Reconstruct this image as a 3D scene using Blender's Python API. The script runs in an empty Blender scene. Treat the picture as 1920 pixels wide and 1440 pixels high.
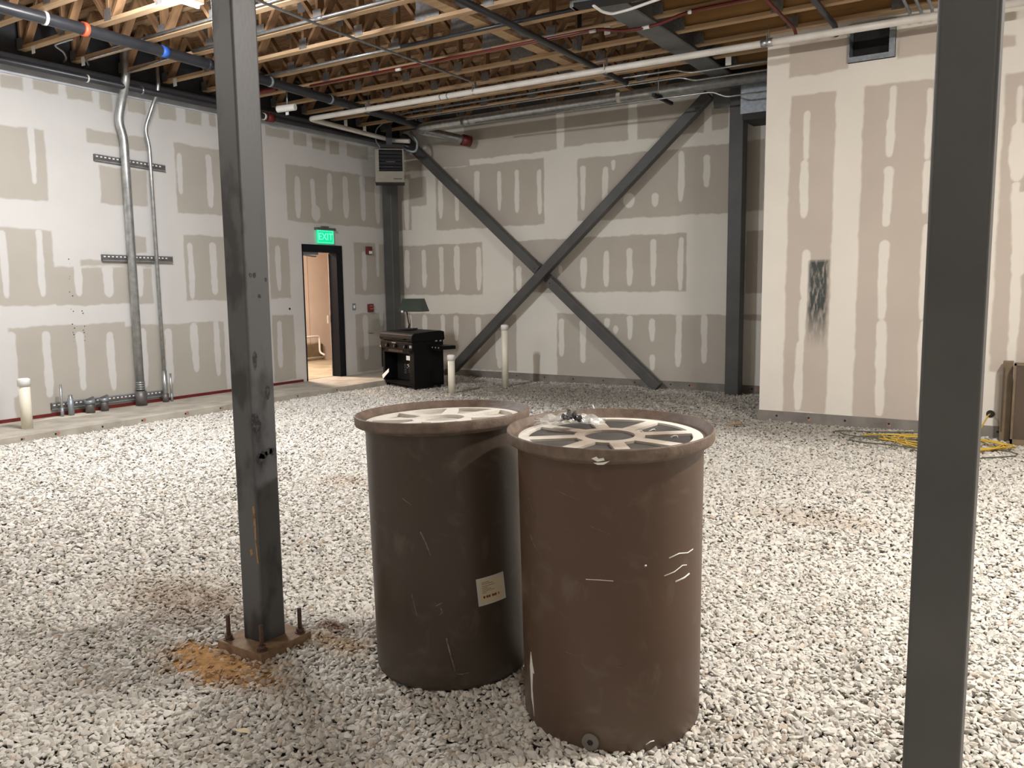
import bpy, bmesh, math, random
import numpy as np
from mathutils import Vector, Matrix, Euler
from mathutils.geometry import tessellate_polygon
random.seed(7); rng = np.random.default_rng(11)
PI = math.pi
sc = bpy.context.scene
col = sc.collection

# ---------------------------------------------------------------- camera
F_PX, YAW, PITCH, ROLL = 1536.6, 0.57019, 0.118799, -0.012181
fw = Vector((-math.sin(YAW)*math.cos(PITCH), math.cos(YAW)*math.cos(PITCH), -math.sin(PITCH)))
rt = Vector((math.cos(YAW), math.sin(YAW), 0)); up = rt.cross(fw)
r2 = rt*math.cos(ROLL)+up*math.sin(ROLL); u2 = -rt*math.sin(ROLL)+up*math.cos(ROLL)
cd = bpy.data.cameras.new('camera'); cam = bpy.data.objects.new('camera', cd); col.objects.link(cam)
M = Matrix((r2, u2, -fw)).transposed().to_4x4(); M.translation = Vector((0, 0, 1.6))
cam.matrix_world = M
cd.sensor_width = 36; cd.lens = F_PX/1920*36; cd.clip_start = .05; cd.clip_end = 100
sc.camera = cam

# ---------------------------------------------------------------- world, exposure, lamps
w = bpy.data.worlds.new('world'); sc.world = w; w.use_nodes = True
w.node_tree.nodes['Background'].inputs[0].default_value = (.75, .8, .9, 1)
w.node_tree.nodes['Background'].inputs[1].default_value = .06
vs = sc.view_settings
vs.view_transform = 'Standard'; vs.look = 'None'; vs.gamma = 1; vs.use_curve_mapping = False
vs.exposure = 0.0

def area_lamp(x, y, z, power, colr=(1, .95, .87), sx=.12, sy=1.1, rotz=0):
    l = bpy.data.lights.new('ceiling_lamp_light', 'AREA'); l.shape = 'RECTANGLE'
    l.size = sx; l.size_y = sy; l.energy = power; l.color = colr; l.spread = PI
    o = bpy.data.objects.new('ceiling_lamp_light', l); col.objects.link(o)
    o.location = (x, y, z); o.rotation_euler = (0, 0, rotz); return o
def tube_lamp(x, y, z, power, colr):
    """bare strip tube: a downward sheet plus light thrown to all sides"""
    area_lamp(x, y, z, power*.6, colr)
    for k in (-1, 0, 1):
        l = bpy.data.lights.new('ceiling_lamp_glow', 'POINT'); l.energy = power*.27; l.color = colr; l.shadow_soft_size = .05
        o = bpy.data.objects.new('ceiling_lamp_glow', l); col.objects.link(o); o.location = (x, y+k*.38, z-.02)
tube_lamp(-6.79, 4.65, 4.18, 330, (.985, .985, 1))
tube_lamp(1.3, 4.6, 4.18, 400, (1, .955, .895))
tube_lamp(.9, -.6, 4.18, 68, (1, .94, .86))
tube_lamp(-7.0, -1.4, 4.18, 130, (1, .96, .92))
area_lamp(-11.6, 10.0, 2.9, 210, (1, .80, .66), .5, .5)

# ---------------------------------------------------------------- helpers
def nd(nt, t, **k):
    n = nt.nodes.new(t)
    for a, b in k.items(): setattr(n, a, b)
    return n
def mat(name, c, rough=.6, metal=0, var=.12, scale=8, c2=None, stretch=None, bump=0, bscale=60, emit=None, es=1, spec=.5, thr=None, alpha=None, trans=0):
    """principled material: colour c broken up by noise towards c2"""
    m = bpy.data.materials.new(name); m.use_nodes = True; nt = m.node_tree
    b = nt.nodes['Principled BSDF']
    b.inputs['Roughness'].default_value = rough; b.inputs['Metallic'].default_value = metal
    b.inputs['Specular IOR Level'].default_value = spec
    if c2 is None: c2 = tuple(max(0, x*(1-2*var)) for x in c)
    tc = nd(nt, 'ShaderNodeTexCoord'); mp = nd(nt, 'ShaderNodeMapping')
    nt.links.new(tc.outputs['Object'], mp.inputs['Vector'])
    if stretch: mp.inputs['Scale'].default_value = stretch
    no = nd(nt, 'ShaderNodeTexNoise'); no.inputs['Scale'].default_value = scale; no.inputs['Detail'].default_value = 5
    nt.links.new(mp.outputs[0], no.inputs['Vector'])
    rp = nd(nt, 'ShaderNodeValToRGB')
    lo, hi = thr or (.3, .7)
    rp.color_ramp.elements[0].position = lo; rp.color_ramp.elements[1].position = hi
    rp.color_ramp.elements[0].color = (*c, 1); rp.color_ramp.elements[1].color = (*c2, 1)
    nt.links.new(no.outputs['Fac'], rp.inputs['Fac']); nt.links.new(rp.outputs[0], b.inputs['Base Color'])
    if bump:
        n2 = nd(nt, 'ShaderNodeTexNoise'); n2.inputs['Scale'].default_value = bscale; n2.inputs['Detail'].default_value = 4
        nt.links.new(mp.outputs[0], n2.inputs['Vector'])
        bp = nd(nt, 'ShaderNodeBump'); bp.inputs['Strength'].default_value = bump; bp.inputs['Distance'].default_value = .01
        nt.links.new(n2.outputs['Fac'], bp.inputs['Height']); nt.links.new(bp.outputs[0], b.inputs['Normal'])
    if emit:
        b.inputs['Emission Color'].default_value = (*emit, 1); b.inputs['Emission Strength'].default_value = es
    if trans: b.inputs['Transmission Weight'].default_value = trans
    if alpha is not None: b.inputs['Alpha'].default_value = alpha
    return m

class MB:
    def __init__(s): s.v = []; s.f = []; s.sm = []
    def add(s, vs_, fs, smooth=False):
        k = len(s.v); s.v += [tuple(v) for v in vs_]
        for f in fs: s.f.append(tuple(i+k for i in f)); s.sm.append(smooth)
        return s
    def box(s, a, b):
        x0, y0, z0 = a; x1, y1, z1 = b
        return s.add([(x0,y0,z0),(x1,y0,z0),(x1,y1,z0),(x0,y1,z0),(x0,y0,z1),(x1,y0,z1),(x1,y1,z1),(x0,y1,z1)],
                     [(0,3,2,1),(4,5,6,7),(0,1,5,4),(1,2,6,5),(2,3,7,6),(3,0,4,7)])
    def bar(s, p, q, wd, ht, upv=(0, 0, 1)):
        """rectangular bar from p to q; wd sideways, ht along upv"""
        p, q = Vector(p), Vector(q); d = (q-p).normalized(); u = Vector(upv); sd = d.cross(u).normalized(); u = sd.cross(d).normalized()
        vv = []
        for c in (p, q):
            for a, b in ((-1,-1),(1,-1),(1,1),(-1,1)): vv.append(c+sd*wd/2*a+u*ht/2*b)
        return s.add(vv, [(0,1,2,3),(7,6,5,4),(0,4,5,1),(1,5,6,2),(2,6,7,3),(3,7,4,0)])
    def cyl(s, p, q, r, n=16, r1=None, cap=True):
        return s.tube([p, q], r, n, r1, cap)
    def tube(s, pts, r, n=10, r1=None, cap=True):
        pts = [Vector(p) for p in pts]; k = len(s.v); m = len(pts)
        t0 = (pts[1]-pts[0]).normalized(); a = Vector((0, 0, 1)) if abs(t0.z) < .9 else Vector((1, 0, 0))
        nrm = t0.cross(a).normalized()
        for i, p in enumerate(pts):
            t = ((pts[min(i+1, m-1)]-p).normalized()+(p-pts[max(i-1, 0)]).normalized())
            t = t.normalized() if t.length > 1e-6 else t0
            nrm = (nrm-t*nrm.dot(t)).normalized(); bn = t.cross(nrm)
            rr = r if r1 is None else r+(r1-r)*i/(m-1)
            for j in range(n):
                an = 2*PI*j/n; s.v.append(tuple(p+nrm*math.cos(an)*rr+bn*math.sin(an)*rr))
        for i in range(m-1):
            for j in range(n):
                j2 = (j+1) % n; s.f.append((k+i*n+j, k+i*n+j2, k+(i+1)*n+j2, k+(i+1)*n+j)); s.sm.append(True)
        if cap:
            s.f.append(tuple(k+j for j in reversed(range(n)))); s.sm.append(False)
            s.f.append(tuple(k+(m-1)*n+j for j in range(n))); s.sm.append(False)
        return s
    def lathe(s, prof, c=(0, 0), n=64, smooth=True):
        k = len(s.v); m = len(prof)
        for r, z in prof:
            for j in range(n):
                a = 2*PI*j/n; s.v.append((c[0]+r*math.cos(a), c[1]+r*math.sin(a), z))
        for i in range(m-1):
            for j in range(n):
                j2 = (j+1) % n; s.f.append((k+i*n+j, k+i*n+j2, k+(i+1)*n+j2, k+(i+1)*n+j)); s.sm.append(smooth)
        return s
    def disc(s, c, r, z, n=48):
        k = len(s.v)
        for j in range(n): s.v.append((c[0]+r*math.cos(2*PI*j/n), c[1]+r*math.sin(2*PI*j/n), z))
        s.f.append(tuple(range(k, k+n))); s.sm.append(False); return s
    def xf(s, Mx): s.v = [tuple(Mx @ Vector(v)) for v in s.v]; return s

def wloc(o):
    L = Vector((0, 0, 0))
    while o is not None: L += o.location; o = o.parent
    return L
def obj(name, mb, m, parent=None, loc=None, bevel=0, autos=False):
    """one mesh object; vertices are given in world coordinates"""
    me = bpy.data.meshes.new(name)
    L = wloc(parent) if parent else Vector((0, 0, 0))
    o = bpy.data.objects.new(name, me)
    if parent is None:
        if loc is None:
            a = np.array(mb.v); loc = ((a[:,0].min()+a[:,0].max())/2, (a[:,1].min()+a[:,1].max())/2, a[:,2].min())
        o.location = loc; L = Vector(loc)
    else: o.parent = parent
    me.from_pydata([(v[0]-L[0], v[1]-L[1], v[2]-L[2]) for v in mb.v], [], mb.f)
    me.polygons.foreach_set('use_smooth', mb.sm)
    me.materials.append(m); me.update(); col.objects.link(o)
    if bevel:
        b = o.modifiers.new('bevel', 'BEVEL'); b.width = bevel; b.segments = 2; b.limit_method = 'ANGLE'
    return o
def tag(o, label, cat, group=None):
    o['label'] = label; o['category'] = cat
    if group: o['group'] = group
    return o
def thing(name, label, cat, loc, group=None):
    o = bpy.data.objects.new(name, None); col.objects.link(o); o.location = loc; o.empty_display_size = .1
    return tag(o, label, cat, group)
def struct(o): o['kind'] = 'structure'; return o
def smoothpath(pts, n=6, rad=.06):
    """polyline with rounded corners"""
    P = [Vector(p) for p in pts]; out = [P[0]]
    for i in range(1, len(P)-1):
        a = (P[i-1]-P[i]); b = (P[i+1]-P[i]); ra = min(rad, a.length*.45, b.length*.45)
        A = P[i]+a.normalized()*ra; B = P[i]+b.normalized()*ra
        for k in range(n+1):
            t = k/n; out.append(A*(1-t)**2+P[i]*2*t*(1-t)+B*t*t)
    out.append(P[-1]); return out

# ---------------------------------------------------------------- materials
def wall_mat(name, paper, mud):
    m = bpy.data.materials.new(name); m.use_nodes = True; nt = m.node_tree; b = nt.nodes['Principled BSDF']
    b.inputs['Roughness'].default_value = .85; b.inputs['Specular IOR Level'].default_value = .2
    at = nd(nt, 'ShaderNodeAttribute', attribute_name='mud'); st = nd(nt, 'ShaderNodeAttribute', attribute_name='stain')
    tc = nd(nt, 'ShaderNodeTexCoord')
    n1 = nd(nt, 'ShaderNodeTexNoise'); n1.inputs['Scale'].default_value = 9; n1.inputs['Detail'].default_value = 6
    n2 = nd(nt, 'ShaderNodeTexNoise'); n2.inputs['Scale'].default_value = 1.6; n2.inputs['Detail'].default_value = 4
    for n in (n1, n2): nt.links.new(tc.outputs['Object'], n.inputs['Vector'])
    ma = nd(nt, 'ShaderNodeMath', operation='MULTIPLY_ADD'); nt.links.new(n1.outputs[0], ma.inputs[0]); ma.inputs[1].default_value = .5; nt.links.new(at.outputs['Fac'], ma.inputs[2])
    rp = nd(nt, 'ShaderNodeMapRange', interpolation_type='SMOOTHSTEP'); nt.links.new(ma.outputs[0], rp.inputs[0])
    rp.inputs[1].default_value = .45; rp.inputs[2].default_value = 1.05
    pv = nd(nt, 'ShaderNodeMix', data_type='RGBA'); nt.links.new(n2.outputs[0], pv.inputs[0])
    pv.inputs[6].default_value = (*[x*.9 for x in paper], 1); pv.inputs[7].default_value = (*[x*1.1 for x in paper], 1)
    mv = nd(nt, 'ShaderNodeMix', data_type='RGBA'); nt.links.new(n2.outputs[0], mv.inputs[0])
    mv.inputs[6].default_value = (*[x*.92 for x in mud], 1); mv.inputs[7].default_value = (*[min(.95, x*1.07) for x in mud], 1)
    mx = nd(nt, 'ShaderNodeMix', data_type='RGBA'); nt.links.new(rp.outputs[0], mx.inputs[0]); nt.links.new(pv.outputs[2], mx.inputs[6]); nt.links.new(mv.outputs[2], mx.inputs[7])
    # scraped dark patches and dirt
    n3 = nd(nt, 'ShaderNodeTexNoise'); n3.inputs['Scale'].default_value = 34; n3.inputs['Detail'].default_value = 6
    mp = nd(nt, 'ShaderNodeMapping'); mp.inputs['Scale'].default_value = (1, 1, .22); nt.links.new(tc.outputs['Object'], mp.inputs[0]); nt.links.new(mp.outputs[0], n3.inputs['Vector'])
    sm = nd(nt, 'ShaderNodeMath', operation='MULTIPLY'); nt.links.new(st.outputs['Fac'], sm.inputs[0])
    r3 = nd(nt, 'ShaderNodeMapRange'); nt.links.new(n3.outputs[0], r3.inputs[0]); r3.inputs[1].default_value = .22; r3.inputs[2].default_value = .52; nt.links.new(r3.outputs[0], sm.inputs[1])
    sx = nd(nt, 'ShaderNodeMix', data_type='RGBA'); nt.links.new(sm.outputs[0], sx.inputs[0]); nt.links.new(mx.outputs[2], sx.inputs[6]); sx.inputs[7].default_value = (.07, .08, .075, 1)
    nt.links.new(sx.outputs[2], b.inputs['Base Color'])
    return m
M_wallL = wall_mat('joint compound and grey board paper', (.415, .39, .345), (.575, .565, .55))
M_wallB = wall_mat('back wall board and compound', (.50, .465, .41), (.76, .74, .68))
M_wallR = wall_mat('right wall board and compound', (.55, .485, .425), (.78, .74, .67))  # warmer light on this wall is put into its tint
M_plain = mat('plain board', (.6, .58, .54), .85, var=.06)
M_steel = mat('dark primed steel', (.088, .088, .086), .5, .0, c2=(.058, .059, .060), scale=2.2, bump=.05, spec=.45)
M_steelm = mat('marked primed steel', (.086, .088, .092), .45, .0, c2=(.030, .031, .033), scale=6, stretch=(1, 1, .5), thr=(.50, .60), bump=.05, spec=.5)
M_ply = mat('plywood web face', (.42, .235, .085), .75, c2=(.29, .155, .055), scale=4, stretch=(.5, 1, 4))
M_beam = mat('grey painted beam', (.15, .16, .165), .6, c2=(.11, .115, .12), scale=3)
M_bdark = mat('dark beam paint', (.028, .03, .036), .6, var=.1)  # the perimeter beam's own near-black paint
M_black = mat('black pipe', (.018, .019, .024), .35, c2=(.03, .032, .038), scale=5)
M_blackm = mat('black matte', (.012, .012, .013), .6)
M_galv = mat('galvanised steel', (.56, .58, .59), .33, .85, c2=(.36, .38, .39), scale=14)
M_galvd = mat('galvanised duct', (.36, .40, .44), .5, .6, c2=(.24, .27, .30), scale=20)
M_track = mat('metal wall track', (.56, .59, .64), .55, .0, c2=(.44, .47, .51), scale=4)
M_strut = mat('slotted strut steel', (.20, .19, .18), .5, .6, c2=(.12, .11, .11), scale=9)
M_pvc = mat('white pvc', (.80, .77, .67), .4, c2=(.68, .63, .50), scale=4, stretch=(1, 1, .3))
M_white = mat('white plastic', (.78, .77, .74), .45, var=.05)
M_wpipe = mat('white painted pipe', (.74, .72, .68), .4, c2=(.60, .57, .52), scale=4)
M_paper = mat('white paper tag', (.8, .8, .77), .7, var=.05)
M_wood = mat('truss lumber', (.56, .39, .235), .7, c2=(.40, .26, .14), scale=5, stretch=(.35, 3, 3))
M_web = mat('truss web lumber', (.29, .165, .08), .75, c2=(.17, .095, .045), scale=5, stretch=(1, 3, 1))
M_osb = mat('strand board', (.32, .18, .085), .8, c2=(.16, .08, .036), scale=13, stretch=(1, 2.5, 1), thr=(.35, .65))
M_plate = mat('truss plate', (.30, .30, .30), .5, .6, c2=(.2, .2, .2), scale=30)
M_conc = mat('ledge concrete', (.50, .465, .40), .85, c2=(.32, .29, .24), scale=4, bump=.25, bscale=30)
M_concd = mat('plinth concrete', (.26, .24, .215), .85, c2=(.17, .155, .14), scale=5, bump=.3, bscale=30)
M_cream = mat('spilled cream compound', (.66, .62, .50), .8, var=.08, bump=.2)
M_red = mat('dark red coating', (.16, .012, .012), .5, var=.2)
M_redp = mat('red plastic pipe', (.15, .018, .014), .4, var=.15)
M_redf = mat('red fitting', (.15, .014, .016), .45, var=.15)
M_orange = mat('red orange clamp', (.75, .13, .06), .5, var=.1)
M_pink = mat('pink marking paint', (.50, .24, .19), .8, var=.2, scale=40)
M_rust = mat('rusty plate', (.30, .205, .125), .8, c2=(.17, .10, .055), scale=18, bump=.3)
M_rod = mat('rusty threaded rod', (.13, .075, .05), .7, c2=(.07, .04, .03), scale=60, bump=.5, bscale=300)
M_mud = mat('orange clay', (.56, .31, .10), .95, c2=(.26, .13, .045), scale=38, bump=.8, bscale=90)
M_blue = mat('blue tape', (.03, .12, .5), .5)
M_yel = mat('yellow cable', (.72, .48, .06), .5, var=.1)
M_grnc = mat('grey green cable', (.12, .12, .08), .5)
M_cab = mat('brown laminate', (.10, .072, .05), .5, c2=(.07, .048, .034), scale=6, stretch=(1, 1, .2))
M_cabe = mat('laminate edge', (.22, .165, .10), .55, c2=(.15, .11, .07), scale=9)
M_frame = mat('black door frame paint', (.010, .012, .017), .6, spec=.15)

# ---------------------------------------------------------------- painted walls
PAINT = {"L":[[[4.62,5.48,2.68,3.51],[6.0,6.83,3.44,3.61],[7.24,8.08,2.67,3.61],[6.14,6.79,2.71,3.18],[9.22,11.56,2.67,3.56],[4.52,5.48,1.44,2.34],[5.46,6.78,1.43,1.9],[5.8,6.79,1.92,1.99],[6.49,6.73,2.1,2.32],[7.3,8.0,1.45,2.37],[8.81,9.22,1.45,2.4],[10.7,11.5,1.48,2.39],[4.89,6.34,-0.19,1.19],[6.27,7.9,-0.11,1.14],[8.81,9.26,0.14,1.19],[10.68,11.44,0.06,1.15],[5.03,5.28,3.93,4.08],[5.39,5.69,3.96,4.1],[5.79,6.12,3.94,4.1],[6.21,6.38,3.88,4.14],[6.59,6.84,3.91,4.11],[7.03,7.3,3.9,4.12],[7.45,7.71,3.91,4.12],[7.84,7.95,3.92,4.13],[8.85,9.34,3.94,4.08],[9.41,9.69,3.88,4.09],[9.81,10.11,3.86,4.06],[10.21,10.43,3.84,4.06],[10.61,11.14,3.84,4.06]],[[5.33,2.87,3.53,0.034],[7.31,2.92,3.48,0.038],[7.79,2.77,3.52,0.05],[4.91,1.53,2.31,0.038],[5.32,1.54,2.34,0.038],[5.76,1.54,2.07,0.048],[6.16,1.52,1.93,0.073],[6.6,1.52,1.93,0.054],[7.4,1.48,2.26,0.043],[7.78,1.53,2.28,0.055],[8.99,1.57,2.28,0.048],[10.95,1.55,2.25,0.054],[11.3,1.79,2.41,0.043],[4.91,0.37,1.14,0.05],[5.31,0.32,1.13,0.048],[5.73,0.36,1.1,0.045],[6.13,0.31,1.08,0.048],[6.59,0.3,1.1,0.051],[6.97,0.3,1.08,0.054],[7.39,0.43,1.14,0.057],[7.77,0.34,1.15,0.046],[8.95,0.35,1.1,0.049],[10.93,0.32,1.13,0.062],[11.36,0.9,1.21,0.051],[9.45,2.72,3.39,0.056],[9.79,2.87,3.38,0.048],[9.84,2.79,2.96,0.131],[10.17,2.89,3.51,0.055],[10.54,2.79,3.5,0.064],[10.97,2.77,3.55,0.061],[11.35,2.74,3.5,0.057],[6.96,3.45,3.59,0.04]]],"B":[[[-10.08,-9.75,2.64,3.64],[-9.82,-9.39,3.07,3.57],[-9.18,-6.94,2.61,3.68],[-6.32,-3.35,2.62,3.6],[-10.13,-8.19,1.46,2.36],[-7.56,-4.48,1.49,2.36],[-3.59,-3.33,1.46,2.35],[-10.11,-7.51,0.14,1.12],[-6.71,-3.77,0.09,1.14],[-3.77,-3.31,1.07,1.15],[-9.86,-8.43,3.69,4.05],[-9.36,-6.74,3.83,4.14],[-8.54,-6.7,3.78,4.55],[-6.56,-5.44,3.81,4.44],[-5.29,-4.24,3.79,4.32],[-4.12,-3.88,3.81,4.14],[-3.62,-3.37,3.32,3.6]],[[-9.86,2.64,3.57,0.056],[-9.08,2.81,3.51,0.048],[-8.72,2.75,3.48,0.041],[-8.28,2.82,3.58,0.051],[-7.82,2.88,3.54,0.038],[-7.47,2.82,3.53,0.042],[-7.03,2.77,3.5,0.041],[-6.22,2.79,3.49,0.043],[-5.83,2.72,3.44,0.046],[-5.69,3.37,3.53,0.041],[-5.42,2.78,3.01,0.099],[-4.99,2.77,2.98,0.065],[-4.58,2.82,3.56,0.046],[-4.19,3.0,3.47,0.052],[-9.89,1.59,2.29,0.057],[-9.49,1.59,2.28,0.049],[-9.09,1.51,2.32,0.048],[-8.74,1.53,2.33,0.059],[-8.27,1.53,2.29,0.051],[-7.45,1.52,1.94,0.053],[-6.64,1.79,1.93,0.045],[-6.21,1.54,2.05,0.054],[-5.81,1.57,2.14,0.047],[-5.41,1.58,2.17,0.05],[-5.01,1.57,2.29,0.044],[-4.57,1.5,2.3,0.042],[-9.87,0.6,1.1,0.058],[-9.5,0.71,1.1,0.056],[-9.09,0.62,1.1,0.048],[-8.79,0.63,1.09,0.053],[-8.3,0.45,1.07,0.051],[-7.86,0.18,0.84,0.073],[-6.63,0.43,1.06,0.05],[-6.23,0.34,1.04,0.054],[-5.79,0.92,1.08,0.066],[-5.64,0.88,0.96,0.065],[-5.4,0.74,1.12,0.046],[-5.02,0.72,1.08,0.044],[-5.01,0.27,0.52,0.049],[-4.59,0.34,1.14,0.047],[-4.19,0.41,1.14,0.046]]],"R":[[[-2.44,-1.96,0.12,3.65],[-1.68,-1.2,0.1,3.66],[-1.25,-0.9,0.1,3.65],[-2.47,-1.85,3.86,4.29],[-2.71,-1.84,4.02,4.09],[-1.37,-0.94,3.89,4.16],[-0.39,0.14,0.68,3.6],[-0.3,0.11,-0.01,0.66],[-0.45,-0.32,3.86,3.96]],[[-2.26,2.95,3.48,0.034],[-2.27,2.31,2.95,0.043],[-2.23,1.36,1.97,0.044],[-2.25,0.88,1.42,0.038],[-2.27,0.14,0.94,0.044],[-1.4,3.2,3.63,0.031],[-1.41,2.9,3.31,0.038],[-1.41,2.18,2.81,0.044],[-1.42,1.19,2.04,0.045],[-1.41,0.14,1.19,0.048],[-1.05,2.84,3.56,0.029],[-1.05,2.3,2.84,0.03],[-1.03,1.19,2.19,0.03],[-1.01,0.12,1.19,0.031],[-0.26,3.02,3.48,0.026],[-0.25,2.56,3.13,0.067],[-0.25,2.1,2.56,0.032],[-0.19,1.63,2.46,0.068],[-0.2,0.72,1.73,0.041]]]}
for k, (a, b_) in enumerate(((1.0, 1.5), (2.2, 2.75), (3.4, 3.9))):      # board beyond the picture's right edge
    PAINT['R'][0].append([a, b_, .12, 3.65]); PAINT['R'][1] += [[(a+b_)/2, .3, 1.9, .045], [(a+b_)/2, 2.1, 3.4, .045]]
for row in ((.14, 1.14), (1.45, 2.36), (2.67, 3.6)):
    PAINT['L'][0].append([-3.2+row[0]*.3, 1.2, *row]); PAINT['L'][0].append([1.9, 4.2-row[0]*.2, *row])
    for k in range(17): PAINT['L'][1].append([-2.7+.4*k, row[0]+.15, row[1]-.05, .045])
def wob(t, seed):
    return (np.sin(t*7.3+seed)*.5+np.sin(t*17.1+seed*2.3)*.3+np.sin(t*41+seed*5.1)*.2)
def fields(key, S, Z):
    mud = np.ones_like(S); k = 1.0
    for (s0, s1, z0, z1) in PAINT[key][0]:
        k += 1.7
        dx = np.minimum(S+wob(Z, k)*.008-s0, s1-S+wob(Z, k*1.3)*.008)
        dz = np.minimum(Z+wob(S, k*.7)*.013-z0, z1-Z+wob(S, k*1.9)*.013)
        d = np.minimum(dx, dz)
        mud = np.minimum(mud, np.clip(.5-d/.05, 0, 1))
    for (s, z0, z1, hw) in PAINT[key][1]:
        k += 1.7
        hh = hw*(1+.18*wob(Z*1.1, k))*np.clip(.55+.6*np.minimum(Z-z0+.1, z1-Z+.25)/.35, .5, 1.05)
        sx = S-s-wob(Z*.5, k)*.008
        zc = np.clip(Z, z0+hw, z1-hw)
        d = hh-np.sqrt(sx*sx+(Z-zc)**2*(hh/hw)**2)
        mud = np.maximum(mud, np.clip(.5+d/.035, 0, 1))
    return mud
def painted_wall(name, key, m, s_edges, z_edges, holes, place, flip, stains=()):
    ns, nz = len(s_edges), len(z_edges)
    S, Z = np.meshgrid(s_edges, z_edges, indexing='ij')
    mud = fields(key, S, Z).ravel(); st = np.zeros(ns*nz)
    for (a, b, c, d, amt) in stains:
        dd = np.minimum(np.minimum(S-a, b-S)/.02, (d-Z)/.02); fade = np.clip((Z-c)/max(.01, (d-c)*.45), 0, 1)
        st = np.maximum(st, (np.clip(dd, 0, 1)*fade*amt).ravel())
    V = np.array([place(s, z) for s, z in zip(S.ravel(), Z.ravel())])
    F = []
    for i in range(ns-1):
        sm_ = (s_edges[i]+s_edges[i+1])/2
        for j in range(nz-1):
            zm = (z_edges[j]+z_edges[j+1])/2
            if any(a < sm_ < b and c < zm < d for a, b, c, d in holes): continue
            q = (i*nz+j, (i+1)*nz+j, (i+1)*nz+j+1, i*nz+j+1)
            F.append(q[::-1] if flip else q)
    me = bpy.data.meshes.new(name); loc = V.mean(0); loc[2] = V[:, 2].min()
    me.from_pydata((V-loc).tolist(), [], F)
    for nm, arr in (('mud', mud), ('stain', st)):
        a = me.attributes.new(nm, 'FLOAT', 'POINT'); a.data.foreach_set('value', arr.astype(np.float32))
    me.materials.append(m); o = bpy.data.objects.new(name, me); o.location = loc; col.objects.link(o)
    return struct(o)
def edges(a, b, st, fine=None, extra=()):
    e = list(np.arange(a, b, st))+[b]+list(extra)
    if fine: e += list(np.arange(fine[0], fine[1], fine[2]))
    e = np.unique(np.round(e, 3)); keep = [e[0]]
    for x in e[1:]:
        if x-keep[-1] > .004: keep.append(x)
    return np.array(keep)
XL, YB, YR, XC = -10.1, 11.87, 9.62, -2.71      # left wall, back wall, nearer right wall and its corner
ZE = edges(.12, 4.5, .3, (.12, 4.5, .02), (2.32, 3.915, 4.3))
wl = painted_wall('wall_left', 'L', M_wallL, np.unique(np.concatenate([edges(-4, 4.3, .25, (-3.4, 4.3, .04)), edges(4.3, YB, .25, (4.3, YB, .02), (9.49, 10.39))])), edges(.12, 4.2, .3, (.12, 4.2, .02), (2.32,)),
    [(9.49, 10.39, 0, 2.32)], lambda s, z: (XL, s, z), False, [(5.6, 5.9, .9, 2.0, .0)])
b = MB(); b.box((XL-.14, -4, 0), (XL-.002, 9.49, 4.9)); b.box((XL-.14, 10.39, 0), (XL-.002, YB+.1, 4.9)); b.box((XL-.14, 9.49, 2.32), (XL-.002, 10.39, 4.9))
obj('wall_core', b, M_plain, wl)
wb = painted_wall('wall_back', 'B', M_wallB, edges(XL, XC+.3, .3, (XL, XC+.3, .02)), edges(.12, 4.5, .3, (.12, 4.5, .02)), [], lambda s, z: (s, YB, z), False)
b = MB(); b.box((XL-.1, YB+.002, 0), (5.2, YB+.14, 4.9)); obj('wall_core', b, M_plain, wb)
wr = painted_wall('wall_right', 'R', M_wallR, edges(XC, 5, .3, (XC, 4, .025), (-1.85, -1.39)), ZE, [(-1.85, -1.39, 3.915, 4.3)], lambda s, z: (s, YR, z), False, [(-2.2, -1.975, .85, 1.854, 1.0)])
b = MB(); b.box((XC, YR+.002, .12), (-1.85, YR+.13, 4.5)); b.box((-1.39, YR+.002, .12), (5, YR+.13, 4.5)); b.box((-1.85, YR+.002, .12), (-1.39, YR+.13, 3.915)); b.box((-1.85, YR+.002, 4.3), (-1.39, YR+.13, 4.5))
b.box((XC, YR+.13, .12), (XC+.13, YB, 4.5)); obj('wall_core', b, M_plain, wr)
for nm, a, c in (('wall_side', (5, -4, 0), (5.15, YB, 4.9)), ('wall_rear', (XL, -4.15, 0), (5.15, -4, 4.9))):
    b = MB(); b.box(a, c); struct(obj(nm, b, M_plain))

# concrete at the feet of the walls
b = MB(); b.box((XL-.14, -4, -.15), (-9.045, YB, .085)); ledge = struct(obj('trim_1', b, M_conc, bevel=.008))
b = MB()
for y in (4.42, 4.78, 5.32, 5.82, 6.42, 6.95, 7.6, 8.3, 9.1):
    b.cyl((-9.043, y, .045), (-9.041, y, .045), .011, 10)
obj('form_tie_hole', b, M_blackm, ledge)
b = MB()
for y, r in ((4.43, .014), (4.8, .019), (5.84, .021), (6.44, .023), (6.97, .017)):
    b.cyl((-9.0435, y+.01, .047), (-9.0425, y+.01, .047), r, 9)
obj('pink_marking', b, M_pink, ledge)
b = MB(); b.box((-10.098, -4, .085), (-10.085, 9.4, .125)); struct(obj('baseboard_left', b, M_red))
b = MB()
pts = []
for k in range(26):
    a = 2*PI*k/26; r = 1+.28*math.sin(3*a+1)+.15*math.sin(7*a); pts.append((-9.93+.10*r*math.cos(a), 5.48+.36*r*math.sin(a), .0855))
b.add(pts+[(p[0], p[1], p[2]+.004) for p in [( -9.93+(q[0]+9.93)*.85, 5.48+(q[1]-5.48)*.85, q[2]) for q in pts]], [tuple(range(26, 52))]+[(k, (k+1) % 26, 26+(k+1) % 26, 26+k) for k in range(26)])
obj('compound_splash', b, M_cream, ledge)
b = MB(); b.box((-9.045, 11.852, -.1), (XC, YB+.002, .12)); pb = struct(obj('baseboard_back', b, M_concd))
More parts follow.
